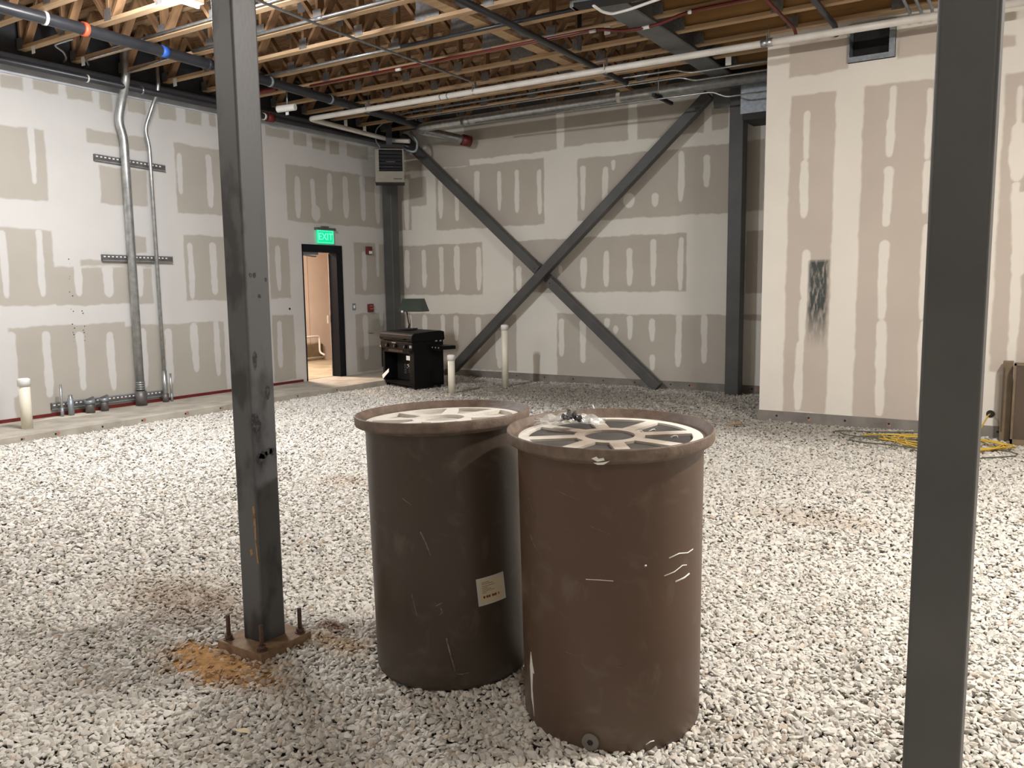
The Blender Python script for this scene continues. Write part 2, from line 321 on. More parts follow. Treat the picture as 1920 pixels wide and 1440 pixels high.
b = MB(); b.box((XC-.01, YR-.018, -.1), (5, YR+.13, .12)); b.box((XC-.01, YR+.1, -.1), (XC+.05, YB, .12)); pr = struct(obj('baseboard_right', b, M_concd))
bh, bp_ = MB(), MB()
for i, x in enumerate((-7.5, -6.95, -6.4, -5.85, -5.3, -4.7, -4.4, -3.45, -3.2)): bh.cyl((x, 11.851, .07), (x, 11.849, .07), .012, 10)
for x in (-4.35, -3.38): bp_.cyl((x, 11.8515, .065), (x, 11.8505, .065), .028, 9)
obj('form_tie_hole', bh, M_blackm, pb); obj('pink_marking', bp_, M_pink, pb)
bh, bp_ = MB(), MB()
for x in (-2.5, -2.14, -1.75, -1.3, -.95, -.28): bh.cyl((x, YR-.019, .065), (x, YR-.021, .065), .012, 10)
for x in (-2.13, -1.3): bp_.cyl((x, YR-.0185, .05), (x, YR-.0195, .05), .02, 9)
obj('form_tie_hole', bh, M_blackm, pr); obj('pink_marking', bp_, M_pink, pr)

# metal track at the head of the left wall, dark steel above it
b = MB(); b.box((-10.1, -4, 4.09), (-10.075, YB, 4.20)); struct(obj('trim_2', b, M_track))
t = thing('perimeter_beam', 'long dark steel beam resting along the top of the left wall', 'beam', (-10, 4, 4.24))
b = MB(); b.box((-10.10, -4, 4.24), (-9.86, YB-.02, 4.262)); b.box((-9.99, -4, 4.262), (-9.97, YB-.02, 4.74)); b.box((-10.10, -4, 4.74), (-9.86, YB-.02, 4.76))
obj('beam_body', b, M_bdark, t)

# ---------------------------------------------------------------- roof deck and trusses
b = MB(); b.box((XL-.14, -4.15, 4.90), (5.15, YB+.14, 4.98)); ceil = struct(obj('ceiling', b, M_osb))
pm = None
for i in range(7):
    for j in range(14):
        x0, y0 = XL+i*2.2, -4+j*1.22
        x1, y1 = min(x0+2.2, 5), min(y0+1.22, YB)
        if y1-y0 < .2: continue
        b = MB(); b.box((x0+.004, y0+.004, 4.872+.004*((i+j) % 2)), (x1-.004, y1-.004, 4.899)); obj('deck_panel', b, M_osb, ceil)
ZC = 4.33; DEP = .54
YK = [5.21+.613*k for k in range(-13, 11)]
def make_truss(x0, x1, nm='floor_truss'):
    t = thing(nm, '', 'truss', (x0, 0, ZC))
    b = MB(); b.box((x0, -.045, ZC), (x1, .045, ZC+.038)); obj('bottom_chord', b, M_wood, t)
    b = MB(); b.box((x0, -.045, ZC+DEP-.038), (x1, .045, ZC+DEP)); obj('top_chord', b, M_wood, t)
    n = max(2, round((x1-x0)/(.92 if x1 < 0 else 1.1))); sp = (x1-x0-.1)/n
    zb, zt = ZC+.038, ZC+DEP-.038
    for i in range(n+1):
        x = x0+.05+i*sp
        b = MB(); b.box((x-.019, -.044, zb), (x+.019, .044, zt)); obj('web_post', b, M_web, t)
        if i < n and x1 < 0:
            b = MB(); b.bar((x+.06, 0, zb+.01), (x+sp/2-.02, 0, zt-.01), .085, .036, (1, 0, 0)); obj('web_diagonal', b, M_web, t)
            b = MB(); b.bar((x+sp-.06, 0, zb+.01), (x+sp/2+.02, 0, zt-.01), .085, .036, (1, 0, 0)); obj('web_diagonal', b, M_web, t)
        for zz in (ZC+.012, ZC+DEP-.13):
            b = MB()
            b.box((x-.06, -.048, zz), (x+.06, -.046, zz+.115))
            obj('nail_plate', b, M_plate, t)
    if x1 > 0:
        b = MB(); b.box((x0+.01, -.012, zb), (x1-.01, .012, zt)); obj('plywood_web', b, M_ply, t)
    if x1 < 0:
        b = MB(); b.box((-5.62, -.0495, ZC+.03), (-5.32, -.0475, ZC+.36)); obj('splice_plate', b, M_plate, t)
    return t
def copy_tree(o, parent=None):
    c = o.copy(); col.objects.link(c); c.parent = parent
    for ch in list(o.children): copy_tree(ch, c)
    return c
ORD = ['nearest', 'second', 'third', 'fourth', 'fifth', 'sixth', 'seventh', 'eighth', 'ninth', 'tenth', 'eleventh', 'twelfth', 'thirteenth', 'fourteenth', 'fifteenth', 'sixteenth', 'seventeenth', 'eighteenth', 'nineteenth', 'twentieth', 'twenty-first', 'twenty-second', 'twenty-third', 'twenty-fourth', 'twenty-fifth']
for (x0, x1, side) in ((-9.93, -3.80, 'left of'), (-3.50, 4.95, 'right of')):
    pr_ = make_truss(x0, x1)
    for i, y in enumerate(reversed(YK)):
        o = pr_ if i == 0 else copy_tree(pr_)
        o.location.y = y
        o['label'] = 'open-web wooden floor truss %s the steel roof beam, %s from the back wall' % (side, ORD[i] if i else 'first')
        o['group'] = 'wooden trusses %s the steel roof beam' % side
# bearing of the truss ends on the left wall: blocking panels
# strongback laid on the bottom chords
b = MB(); b.box((-5.24, -3.5, ZC+.04), (-5.09, YB-.3, ZC+.078)); tag(obj('strongback_board', b, M_wood), 'long pale board laid across the truss bottom chords beside a black pipe', 'board')
# big roof beam
t = thing('roof_beam', 'wide grey steel roof beam running from the camera side to the column at the back wall', 'beam', (-3.65, 4, 4.28))
b = MB(); b.box((-3.77, -4, 4.28), (-3.50, YB-.05, 4.30)); b.box((-3.645, -4, 4.30), (-3.625, YB-.05, 4.82)); b.box((-3.77, -4, 4.82), (-3.50, YB-.05, 4.84)); obj('beam_body', b, M_beam, t)
# back wall header beam
t = thing('header_beam', 'dark steel beam along the head of the back wall', 'beam', (-7, 11.7, 4.40))
b = MB(); b.box((-9.85, 11.6, 4.40), (-3.8, 11.8, 4.42)); b.box((-9.85, 11.69, 4.42), (-3.8, 11.71, 4.6)); b.box((-9.85, 11.6, 4.6), (-3.8, 11.8, 4.62)); obj('beam_body', b, M_beam, t)

# ---------------------------------------------------------------- steel columns and braces
def column(name, label, x0, y0, s, z0, z1, m, plate=None, seam=True):
    t = thing(name, label, 'column', (x0+s/2, y0+s/2, z0))
    r = .012; pts = []
    for cx, cy, a0 in ((x0+s-r, y0+s-r, 0), (x0+r, y0+s-r, 90), (x0+r, y0+r, 180), (x0+s-r, y0+r, 270)):
        for k in range(5):
            a = math.radians(a0+22.5*k); pts.append((cx+r*math.cos(a), cy+r*math.sin(a)))
    n = len(pts); b = MB()
    b.add([(p[0], p[1], z0) for p in pts]+[(p[0], p[1], z1) for p in pts], [(k, (k+1) % n, n+(k+1) % n, n+k) for k in range(n)], False)
    sh = obj('shaft', b, m, t)
    if plate:
        px0, py0, ps, pz0, pz1 = plate
        b = MB(); b.box((px0, py0, pz0), (px0+ps, py0+ps, pz1)); obj('base_plate', b, M_rust, t, bevel=.003)
        for ax in (0, 1):
            for ay in (0, 1):
                cx = px0+.035+ax*(ps-.07); cy = py0+.035+ay*(ps-.07)
                b = MB(); b.cyl((cx, cy, pz1), (cx, cy, pz1+.115), .0095, 10); bo = obj('anchor_rod', b, M_rod, t)
                b = MB(); b.cyl((cx, cy, pz1), (cx, cy, pz1+.022), .018, 6); b.cyl((cx, cy, pz1), (cx, cy, pz1+.004), .024, 14); obj('anchor_nut', b, M_rod, bo)
    return t
cA = column('steel_column', 'dark square steel column on a rusty base plate, left of the two drums', -2.957, 2.33, .132, .035, 4.86, M_steelm, (-3.03, 2.245, .29, -.02, .035))
cB = column('steel_column', 'plain dark grey square steel column right of the drums, nearest to the camera', -.247, 2.33, .138, .0, 4.86, M_steel)
cC = column('steel_column', 'dark steel column standing against the back wall, right of the crossed braces', -3.76, 11.55, .2, -.02, 4.28, M_steel)
cD = column('steel_column', 'dark steel column in the corner behind the black grill', -10.07, 11.45, .2, .085, 4.24, M_steel)
def brace(name, label, segs):
    t = thing(name, label, 'brace', segs[0][0])
    for p, q, wd, dp in segs:
        b = MB(); b.bar(p, q, wd, dp, (0, 1, 0)); obj('tube', b, M_steel, t, bevel=.012)
    return t
A0, A1 = Vector((-9.75, 11.68, 4.27)), Vector((-4.83, 11.68, .03))
dA = (A1-A0).normalized(); X = A0+dA*((-6.84-A0.x)/dA.x)
t = brace('diagonal_brace', 'steel brace falling from the top left corner to the gravel, interrupted at the crossing', [(A0, X-dA*.13, .155, .13), (X+dA*.13, A1, .155, .13)])
b = MB(); b.bar(X-dA*.32, X+dA*.32, .17, .012, (0, 1, 0)); b.xf(Matrix.Translation((0, .05, 0))); obj('splice_plate', b, M_steel, t)
for sg in (-1, 1):
    c = X+dA*sg*.185; b = MB(); b.cyl((c.x, 11.613, c.z), (c.x, 11.609, c.z), .012, 10); obj('bolt_hole', b, M_blackm, t)
t = brace('diagonal_brace', 'unbroken steel brace rising from behind the grill to the column at the back wall', [(Vector((-8.7, 11.64, .15)), Vector((-4.08, 11.64, 4.26)), .155, .13)])
b = MB(); b.add([(-4.05, 11.66, 4.28), (-3.76, 11.66, 4.28), (-3.76, 11.66, 4.06), (-4.02, 11.66, 4.06), (-4.05, 11.68, 4.28), (-3.76, 11.68, 4.28), (-3.76, 11.68, 4.06), (-4.02, 11.68, 4.06)], [(0,1,2,3),(7,6,5,4),(0,4,5,1),(1,5,6,2),(2,6,7,3),(3,7,4,0)]); obj('gusset_plate', b, M_beam, t)

# ---------------------------------------------------------------- drums
def drum_mat(name, c, c2, dust):
    m = bpy.data.materials.new(name); m.use_nodes = True; nt = m.node_tree; b = nt.nodes['Principled BSDF']
    b.inputs['Roughness'].default_value = .42; b.inputs['Specular IOR Level'].default_value = .45
    tc = nd(nt, 'ShaderNodeTexCoord')
    n1 = nd(nt, 'ShaderNodeTexNoise'); n1.inputs['Scale'].default_value = 3.2; n1.inputs['Detail'].default_value = 6
    n2 = nd(nt, 'ShaderNodeTexNoise'); n2.inputs['Scale'].default_value = 7; n2.inputs['Detail'].default_value = 7; n2.inputs['Distortion'].default_value = 1.2
    n3 = nd(nt, 'ShaderNodeTexNoise'); n3.inputs['Scale'].default_value = 260; n3.inputs['Detail'].default_value = 2
    for n in (n1, n2, n3): nt.links.new(tc.outputs['Object'], n.inputs['Vector'])
    mx = nd(nt, 'ShaderNodeMix', data_type='RGBA'); nt.links.new(n1.outputs[0], mx.inputs[0]); mx.inputs[6].default_value = (*c, 1); mx.inputs[7].default_value = (*c2, 1)
    rp = nd(nt, 'ShaderNodeMapRange'); nt.links.new(n2.outputs[0], rp.inputs[0]); rp.inputs[1].default_value = .55; rp.inputs[2].default_value = .8; rp.inputs[4].default_value = .35
    # dust gathers towards the foot of the drum
    sp = nd(nt, 'ShaderNodeSeparateXYZ'); nt.links.new(tc.outputs['Object'], sp.inputs[0])
    rz = nd(nt, 'ShaderNodeMapRange'); nt.links.new(sp.outputs[2], rz.inputs[0]); rz.inputs[1].default_value = .33; rz.inputs[2].default_value = .02; rz.inputs[4].default_value = .30
    mm = nd(nt, 'ShaderNodeMath', operation='MULTIPLY'); nt.links.new(rz.outputs[0], mm.inputs[0]); nt.links.new(n1.outputs[0], mm.inputs[1])
    ad = nd(nt, 'ShaderNodeMath', operation='ADD'); nt.links.new(rp.outputs[0], ad.inputs[0]); nt.links.new(mm.outputs[0], ad.inputs[1])
    m2 = nd(nt, 'ShaderNodeMix', data_type='RGBA'); nt.links.new(ad.outputs[0], m2.inputs[0]); nt.links.new(mx.outputs[2], m2.inputs[6]); m2.inputs[7].default_value = (*dust, 1)
    nt.links.new(m2.outputs[2], b.inputs['Base Color'])
    bp = nd(nt, 'ShaderNodeBump'); bp.inputs['Strength'].default_value = .12; bp.inputs['Distance'].default_value = .002
    nt.links.new(n3.outputs[0], bp.inputs['Height']); nt.links.new(bp.outputs[0], b.inputs['Normal'])
    return m
M_drumR = drum_mat('reddish brown fibreglass', (.100, .056, .034), (.082, .047, .030), (.22, .185, .15))
M_drumL = drum_mat('olive brown fibreglass', (.056, .039, .027), (.044, .032, .023), (.17, .15, .125))
M_rim = mat('drum rim', (.20, .145, .11), .6, c2=(.115, .082, .062), scale=26, bump=.2, bscale=120)
def lid_mat():
    m = mat('dusty lid', (.42, .365, .305), .85, c2=(.26, .205, .16), scale=7, thr=(.35, .7), bump=.2); nt = m.node_tree; b = nt.nodes['Principled BSDF']
    src = b.inputs['Base Color'].links[0].from_socket
    tc = nd(nt, 'ShaderNodeTexCoord'); v = nd(nt, 'ShaderNodeVectorMath', operation='MULTIPLY'); nt.links.new(tc.outputs['Object'], v.inputs[0]); v.inputs[1].default_value = (1, 1, 0)
    l = nd(nt, 'ShaderNodeVectorMath', operation='LENGTH'); nt.links.new(v.outputs[0], l.inputs[0])
    no = nd(nt, 'ShaderNodeTexNoise'); no.inputs['Scale'].default_value = 9; nt.links.new(tc.outputs['Object'], no.inputs['Vector'])
    a = nd(nt, 'ShaderNodeMath', operation='MULTIPLY_ADD'); nt.links.new(no.outputs[0], a.inputs[0]); a.inputs[1].default_value = .16; nt.links.new(l.outputs['Value'], a.inputs[2])
    mr = nd(nt, 'ShaderNodeMapRange'); nt.links.new(a.outputs[0], mr.inputs[0]); mr.inputs[1].default_value = .27; mr.inputs[2].default_value = .40
    mx = nd(nt, 'ShaderNodeMix', data_type='RGBA'); nt.links.new(mr.outputs[0], mx.inputs[0]); nt.links.new(src, mx.inputs[6]); mx.inputs[7].default_value = (.78, .75, .68, 1); nt.links.new(mx.outputs[2], b.inputs['Base Color'])
    return m
M_lidR = lid_mat()
M_lidL = mat('very dusty lid', (.74, .71, .65), .85, c2=(.56, .51, .44), scale=7, thr=(.45, .75), bump=.2)
M_recR = mat('dark lid recess', (.055, .054, .052), .5, c2=(.10, .095, .088), scale=9)
M_recL = mat('dusty lid recess', (.60, .575, .52), .8, c2=(.42, .39, .34), scale=8)
M_scuff = mat('pale scuff', (.24, .205, .165), .8, var=.3, scale=60)
M_scuff2 = mat('faint scuff', (.20, .165, .13), .8, var=.3, scale=60)
M_drip = mat('white drip', (.85, .84, .8), .5, var=.05)
M_lab = mat('label paper', (.56, .48, .32), .6, var=.06)
M_labe = mat('label sleeve', (.55, .54, .52), .3, var=.1)
M_ink = mat('grey ink', (.22, .2, .17), .7); M_inkr = mat('dark red ink', (.16, .03, .02), .7)

def drum(name, label, c, Rb, Rt, H, Rr, body_m, lid_m, rec_m, rot, tilt, group, rdep=.009):
    t = thing(name, label, 'drum', (c[0], c[1], 0), group)
    b = MB(); b.lathe([(Rb-.025, -.01), (Rb-.008, .0), (Rb, .02), (Rb+(Rt-Rb)*.5, H*.5), (Rt, H-.075), (Rt+.004, H-.055)], c, 128)
    zb0 = H-.055
    body = obj('body', b, body_m, t)
    b = MB(); b.lathe([(Rt-.001, H-.060), (Rt+.012, H-.050), (Rr-.010, H-.044), (Rr-.003, H-.040), (Rr, H-.033), (Rr, H-.005), (Rr-.002, H), (Rr-.006, H+.001), (Rr-.009, H-.002), (Rr-.022, H-.026), (Rr-.030, H-.031), (Rr-.040, H-.0325), (Rr-.040, H-.055)], c, 128)
    rim = obj('rim', b, M_rim, t)
    # lid plate with eight windows and a round hub
    Ro, Ri, Rh, hw = .298, .128, .092, .0265
    def ring(r, n=72, a0=0): return [(r*math.cos(a0+2*PI*k/n), r*math.sin(a0+2*PI*k/n)) for k in range(n)]
    loops = [ring(Rr-.041)]
    for k in range(8):
        am = rot+k*PI/4; h = PI/8
        def edge(r, sgn, am=am):   # point at radius r next to the spoke
            a = am+sgn*(h-math.asin(hw/r)); return (r*math.cos(a), r*math.sin(a))
        L = []
        a1 = h-math.asin(hw/Ro); a2 = h-math.asin(hw/Ri)
        for q in range(9):
            a = am-a1+2*a1*q/8; L.append((Ro*math.cos(a), Ro*math.sin(a)))
        for q in range(5):
            a = am+a2-2*a2*q/4; L.append((Ri*math.cos(a), Ri*math.sin(a)))
        loops.append(L)
    loops.append(ring(Rh, 40))
    zt, zb = H-.031, H-.031-rdep
    flat = [p for L in loops for p in L]
    tri = tessellate_polygon([[Vector((p[0], p[1], 0)) for p in L] for L in loops])
    b = MB(); n = len(flat)
    vv = [(c[0]+p[0], c[1]+p[1], zt) for p in flat]+[(c[0]+p[0], c[1]+p[1], zb) for p in flat]
    fs = []
    for f in tri:
        p0, p1, p2 = (flat[i] for i in f)
        ccw = (p1[0]-p0[0])*(p2[1]-p0[1])-(p1[1]-p0[1])*(p2[0]-p0[0]) > 0
        fs.append(tuple(f) if ccw else tuple(reversed(f)))
    k0 = 0
    for li, L in enumerate(loops):
        m_ = len(L)
        for i in range(m_):
            a_, b_ = k0+i, k0+(i+1) % m_
            fs.append((a_, n+a_, n+b_, b_))
        k0 += m_
    b.add(vv, fs); lid = obj('lid', b, lid_m, t)
    b = MB(); b.disc(c, Rr-.042, H-.0305-rdep, 64); obj('lid_recess_floor', b, rec_m, lid)
    t.rotation_euler = tilt
    return t
cR, cL = (-1.298, 2.700), (-2.065, 2.730)
dR = drum('drum', 'reddish brown cylindrical drum nearer the camera, with rubbish lying on its spoked lid', cR, .329, .336, 1.089, .3745, M_drumR, M_lidR, M_recR, .25, (math.radians(1.7), math.radians(.35), 0), 'pair of brown drums')
dL = drum('drum', 'darker brown drum with a paper label low on its side and an empty lid', cL, .330, .326, 1.082, .3685, M_drumL, M_lidL, M_recL, .1, (0, math.radians(-2.0), 0), 'pair of brown drums', .015)

def on_drum(c, Rb, Rt, pts, off):
    """(angle in degrees, height) -> point on the drum wall"""
    out = []
    for a, z in pts:
        r = Rb+(Rt-Rb)*z/1.03+off; a = math.radians(a); out.append((c[0]+r*math.cos(a), c[1]+r*math.sin(a), z))
    return out
def patch(c, Rb, Rt, poly, off=.0012, nx=1):
    b = MB(); o = on_drum(c, Rb, Rt, poly, off); i_ = on_drum(c, Rb, Rt, poly, -.001); n = len(o)
    b.add(o+i_, [tuple(range(n))]+[(k, n+k, n+(k+1) % n, (k+1) % n) for k in range(n)]); return b
def streak(b, c, Rb, Rt, pts, r):
    P = on_drum(c, Rb, Rt, pts, .0003); b.tube(P, r, 6); return b
# marks on the near drum
R_ = (cR, .329, .336); L_ = (cL, .330, .326)
b = patch(*R_, [(-124.5, .29), (-122.0, .24), (-120.5, .215), (-122.3, .215), (-123.5, .15), (-122.7, .10), (-121.8, .045), (-123.5, .085), (-125.3, .11), (-125.6, .17), (-126.3, .23)]); obj('paint_drip', b, M_drip, dR)
b = MB()
for pts, r in (([(-28.2, .694), (-20, .700), (-12, .690), (-6, .693)], .0022), ([(-31.5, .635), (-24, .640), (-17, .653), (-13, .648)], .0018), ([(-23, .604), (-15, .606), (-10, .612)], .003), ([(-44.3, .682), (-43.2, .6825)], .003), ([(-43, .036), (-40, .044), (-37.6, .044)], .002), ([(-78.2, .634), (-70, .636), (-62.4, .634)], .0012)):
    streak(b, *R_, pts, r)
obj('scratches', b, M_drip, dR)
b = MB()
for pts, r in (([(-75, .82), (-70, .81), (-64, .795)], .0012), ([(-122, .87), (-118, .84), (-114, .81)], .0014), ([(-121, .74), (-117, .71), (-110, .68)], .0014), ([(-96, .93), (-88, .915), (-80, .91)], .0014), ([(-60, .33), (-57, .328)], .002), ([(-92, .36), (-84, .352)], .0014)):
    streak(b, *R_, pts, r)
obj('scratches', b, M_scuff2, dR)
b = MB(); cz = .047; a = math.radians(-76.5); cx, cy = cR[0]+(.3292)*math.cos(a), cR[1]+.3292*math.sin(a)
n_ = Vector((math.cos(a), math.sin(a), 0)); P0 = Vector((cx, cy, cz))
b.cyl(P0-n_*.004, P0+n_*.008, .030, 28); pl = obj('bung', b, mat('grey bung', (.20, .185, .165), .5), dR)
b = MB(); b.cyl(P0+n_*.0082, P0+n_*.0086, .0115, 6); obj('bung_hole', b, M_blackm, pl)
b = patch((cR[0], cR[1]), .3765, .3765, [(-73, 1.060), (-70.5, 1.067), (-69.5, 1.060), (-67, 1.063), (-66.5, 1.055), (-70, 1.05), (-71.5, 1.055)], .001); obj('splash', b, M_drip, dR)
b = patch((cR[0], cR[1]), .3765, .3765, [(-72, 1.046), (-68, 1.048), (-64, 1.053), (-67, 1.041), (-70, 1.040)], .001); obj('splash', b, M_drip, dR)
# label and marks on the far drum
def grid_patch(c, Rb, Rt, q, off, n=6):
    b = MB(); vs_ = []
    for i in range(n+1):
        u = i/n; top = (q[0][0]*(1-u)+q[1][0]*u, q[0][1]*(1-u)+q[1][1]*u); bot = (q[3][0]*(1-u)+q[2][0]*u, q[3][1]*(1-u)+q[2][1]*u)
        vs_ += on_drum(c, Rb, Rt, [top, bot], off)
    b.add(vs_, [(2*i, 2*i+1, 2*i+3, 2*i+2) for i in range(n)]); return b
lb = obj('paper_label', grid_patch(*L_, [(-34.9, .444), (-12.4, .450), (-10.7, .338), (-33.7, .332)], .0015), M_labe, dL); lb['label'] = 'cream paper label in a clear sleeve'
def sub(q, u0, u1, v0, v1):
    def P(u, v):
        t_ = (q[0][0]*(1-u)+q[1][0]*u, q[0][1]*(1-u)+q[1][1]*u); b_ = (q[3][0]*(1-u)+q[2][0]*u, q[3][1]*(1-u)+q[2][1]*u)
        return (t_[0]*(1-v)+b_[0]*v, t_[1]*(1-v)+b_[1]*v)
    return [P(u0, v0), P(u1, v0), P(u1, v1), P(u0, v1)]
Q = [(-34.9, .444), (-12.4, .450), (-10.7, .338), (-33.7, .332)]
obj('label_face', grid_patch(*L_, sub(Q, .09, .92, .06, .95), .0022), M_lab, lb)
b = MB()
for v, u1 in ((.16, .42), (.22, .55), (.30, .62), (.36, .36), (.42, .48), (.48, .6), (.54, .3)):
    g = grid_patch(*L_, sub(Q, .16, u1, v, v+.022), .0029); b.add(g.v, g.f)
obj('label_print', b, M_ink, lb)
b = MB()
us = [.17, .24, .27, .33, .36, .42, .47, .53, .58, .64, .70, .74]
for k in range(0, len(us)-1): 
    if k % 4 == 1: continue
    g = grid_patch(*L_, sub(Q, us[k]+.006, us[k+1], .66+.01*(k % 2), .75), .0029, 2); b.add(g.v, g.f)
obj('label_heading', b, M_inkr, lb)
b = MB()
for pts, r in (([(-71.5, .65), (-68, .605), (-65.1, .556)], .003), ([(-57.2, .22), (-54.5, .14), (-52.2, .083)], .003), ([(-51, .070), (-47, .068), (-43.1, .071)], .002), ([(-80.7, .397), (-79, .35), (-77.1, .301)], .0015), ([(-63.4, .351), (-58.5, .366)], .0018), ([(-60, .342), (-59, .325), (-61, .316)], .0018), ([(-84, .78), (-80, .765), (-77, .755)], .0018), ([(-118, .66), (-110, .645)], .0018)):
    streak(b, *L_, pts, r)
obj('scratches', b, M_scuff, dL)

# rubbish on the near lid
M_clear = mat('clear crumpled film', (.82, .83, .80), .18, alpha=.42, spec=.8, var=.05)
def crumple(c, sx, sy, h, seed, rotz=0, n=22):
    r_ = random.Random(seed); b = MB(); vv = []
    ph = [r_.uniform(0, 6.28) for _ in range(8)]
    for i in range(n):
        for j in range(n):
            u, v = i/(n-1)*2-1, j/(n-1)*2-1
            q = max(0, 1-(u*u+v*v)*.5)
            z = abs(math.sin(u*5+ph[0]+v*2))*abs(math.sin(v*6+ph[1]-u*3))*h*q+.25*h*q+r_.uniform(0, .18)*h
            x = u*sx*(1+.12*math.sin(v*7+ph[2])); y = v*sy*(1+.15*math.sin(u*6+ph[3]))
            vv.append((c[0]+x*math.cos(rotz)-y*math.sin(rotz), c[1]+x*math.sin(rotz)+y*math.cos(rotz), c[2]+z+.001))
    b.add(vv, [(i*n+j, (i+1)*n+j, (i+1)*n+j+1, i*n+j+1) for i in range(n-1) for j in range(n-1)]); return b
zl = 1.068
tag(obj('plastic_bag', crumple((-1.505, 2.76, zl), .125, .065, .035, 3, .5), M_clear), 'crumpled clear plastic bag lying on the near drum lid', 'bag')
M_foil = mat('dark shiny foil', (.28, .28, .30), .22, .7, c2=(.06, .06, .07), scale=40, thr=(.4, .6))
tag(obj('foil_wrapper', crumple((-1.468, 2.705, zl+.016), .038, .022, .04, 9, .2, 14), M_foil), 'small shiny twisted foil wrapper on top of the clear bag', 'wrapper')
t = thing('bottle_neck', 'small clear plastic ring standing upright at the back of the near lid', 'ring', (-1.50, 2.90, 1.055))
b = MB(); b.lathe([(.028, 1.051), (.030, 1.054), (.030, 1.068), (.026, 1.07), (.026, 1.054), (.012, 1.052)], (-1.50, 2.895), 24); obj('ring_body', b, M_clear, t)
b = MB(); b.bar((-1.53, 3.025, 1.07), (-1.54, 3.02, 1.105), .006, .004, (1, 0, 0)); tag(obj('white_splinter', b, M_drip), 'white splinter standing up at the far edge of the near lid', 'splinter')
for i, (x, y, L, a, lab) in enumerate(((-1.235, 2.79, .05, .4, 'white torn scrap lying in the dark lid window at the back right'), (-1.20, 2.845, .035, 1.1, 'small curled white scrap behind the larger torn scrap'), (-1.27, 2.84, .025, 2.2, 'tiny round white scrap beside a lid spoke'), (-1.08, 2.765, .025, .2, 'pale crumb in the right-hand lid window'), (-1.155, 2.43, .03, .8, 'yellowish crumb in the front lid window of the near drum'))):
    b = MB(); d = Vector((math.cos(a), math.sin(a), 0)); c = Vector((x, y, 1.050))
    b.tube([c-d*L/2, c-d*L*.1+Vector((0, .006, .006)), c+d*L*.25+Vector((.004, -.003, .009)), c+d*L/2], .0035, 6, .0015); tag(obj('scrap', b, M_drip), lab, 'scrap')

# ---------------------------------------------------------------- upright pvc pipes
def standpipe(lab, x, y, z0, z1, r=.052):
    t = thing('standpipe', lab, 'pipe', (x, y, z0), 'white capped standpipes')
    b = MB(); b.cyl((x, y, z0-.03), (x, y, z1-.06), r, 28); obj('pipe', b, M_pvc, t)
    b = MB(); b.lathe([(r, z1-.085), (r+.008, z1-.084), (r+.008, z1-.02), (r+.004, z1-.008), (r*.8, z1), (0.001, z1+.004)], (x, y), 28); obj('cap', b, M_white, t)
standpipe('white capped standpipe rising from the concrete ledge by the left wall', -9.45, 4.69, .085, .65, .058)
standpipe('short white capped standpipe in the gravel in front of the grill', -7.315, 9.74, 0, .60)
standpipe('taller white capped standpipe in the gravel, between grill and brace foot', -7.065, 10.82, 0, 1.0, .053)

# ---------------------------------------------------------------- conduits on the left wall
t = thing('conduit_riser', 'thick galvanised conduit climbing the left wall with an offset bend near the top', 'conduit', (-9.98, 6.43, .085))
b = MB(); b.tube(smoothpath([(-9.98, 6.43, .08), (-9.98, 6.43, 3.55), (-9.98, 6.37, 3.75), (-9.93, 6.40, 3.98), (-9.80, 6.40, 4.25), (-9.80, 6.40, 4.85)], 6, .12), .052, 20); p_ = obj('conduit', b, M_galv, t)
b = MB(); b.cyl((-9.98, 6.43, .085), (-9.98, 6.43, .28), .072, 20); obj('sleeve', b, M_strut, t)
b = MB()
for z in (.30, .33, .36, .39): b.cyl((-9.98, 6.43, z), (-9.98, 6.43, z+.012), .062, 20)
obj('threaded_coupling', b, M_galv, t)
t = thing('conduit_riser', 'thin galvanised conduit beside the thick one on the left wall', 'conduit', (-9.98, 6.79, .085))
b = MB(); b.tube(smoothpath([(-9.99, 6.80, .08), (-9.99, 6.79, 3.5), (-9.99, 6.74, 3.7), (-9.93, 6.84, 4.02), (-9.82, 6.86, 4.2), (-9.82, 6.86, 4.85)], 6, .12), .024, 14); obj('conduit', b, M_galv, t)
b = MB(); b.cyl((-9.99, 6.80, .085), (-9.99, 6.80, .52), .033, 14); obj('sleeve', b, M_galv, t); b = MB(); b.cyl((-9.99, 6.80, .085), (-9.99, 6.80, .2), .042, 14); obj('sleeve', b, M_strut, t)
def strut_rail(lab, p, q, slots):
    t = thing('strut_rail', lab, 'rail', p)
    p, q = Vector(p), Vector(q); d = (q-p).normalized()
    b = MB(); b.bar(p, q, .036, .082, (0, 0, 1)); 
    r_ = obj('channel', b, M_strut, t)
    b = MB(); b.bar(p+Vector((.019, 0, .036)), q+Vector((.019, 0, .036)), .01, .012); b.bar(p+Vector((.019, 0, -.036)), q+Vector((.019, 0, -.036)), .01, .012); obj('flange', b, M_galvd, r_)
    n = int((q-p).length/.055)
    for i in range(n):
        if i >= slots: break
        c = p+d*(.03+i*.055)+Vector((.0185, 0, .014)); b = MB(); b.bar(c-d*.014, c+d*.014, .002, .016); obj('slot', b, M_white if slots < 30 else M_paper, r_)
strut_rail('slotted steel strut rail across both conduits, high on the left wall', (-10.08, 6.07, 3.27), (-10.08, 7.06, 3.24), 17)
strut_rail('slotted steel strut rail across both conduits at mid height of the left wall', (-10.08, 6.08, 2.025), (-10.08, 7.09, 2.02), 17)
strut_rail('long slotted steel strut rail at the foot of the left wall behind the conduit stubs', (-10.08, 5.30, .21), (-10.08, 6.83, .20), 40)
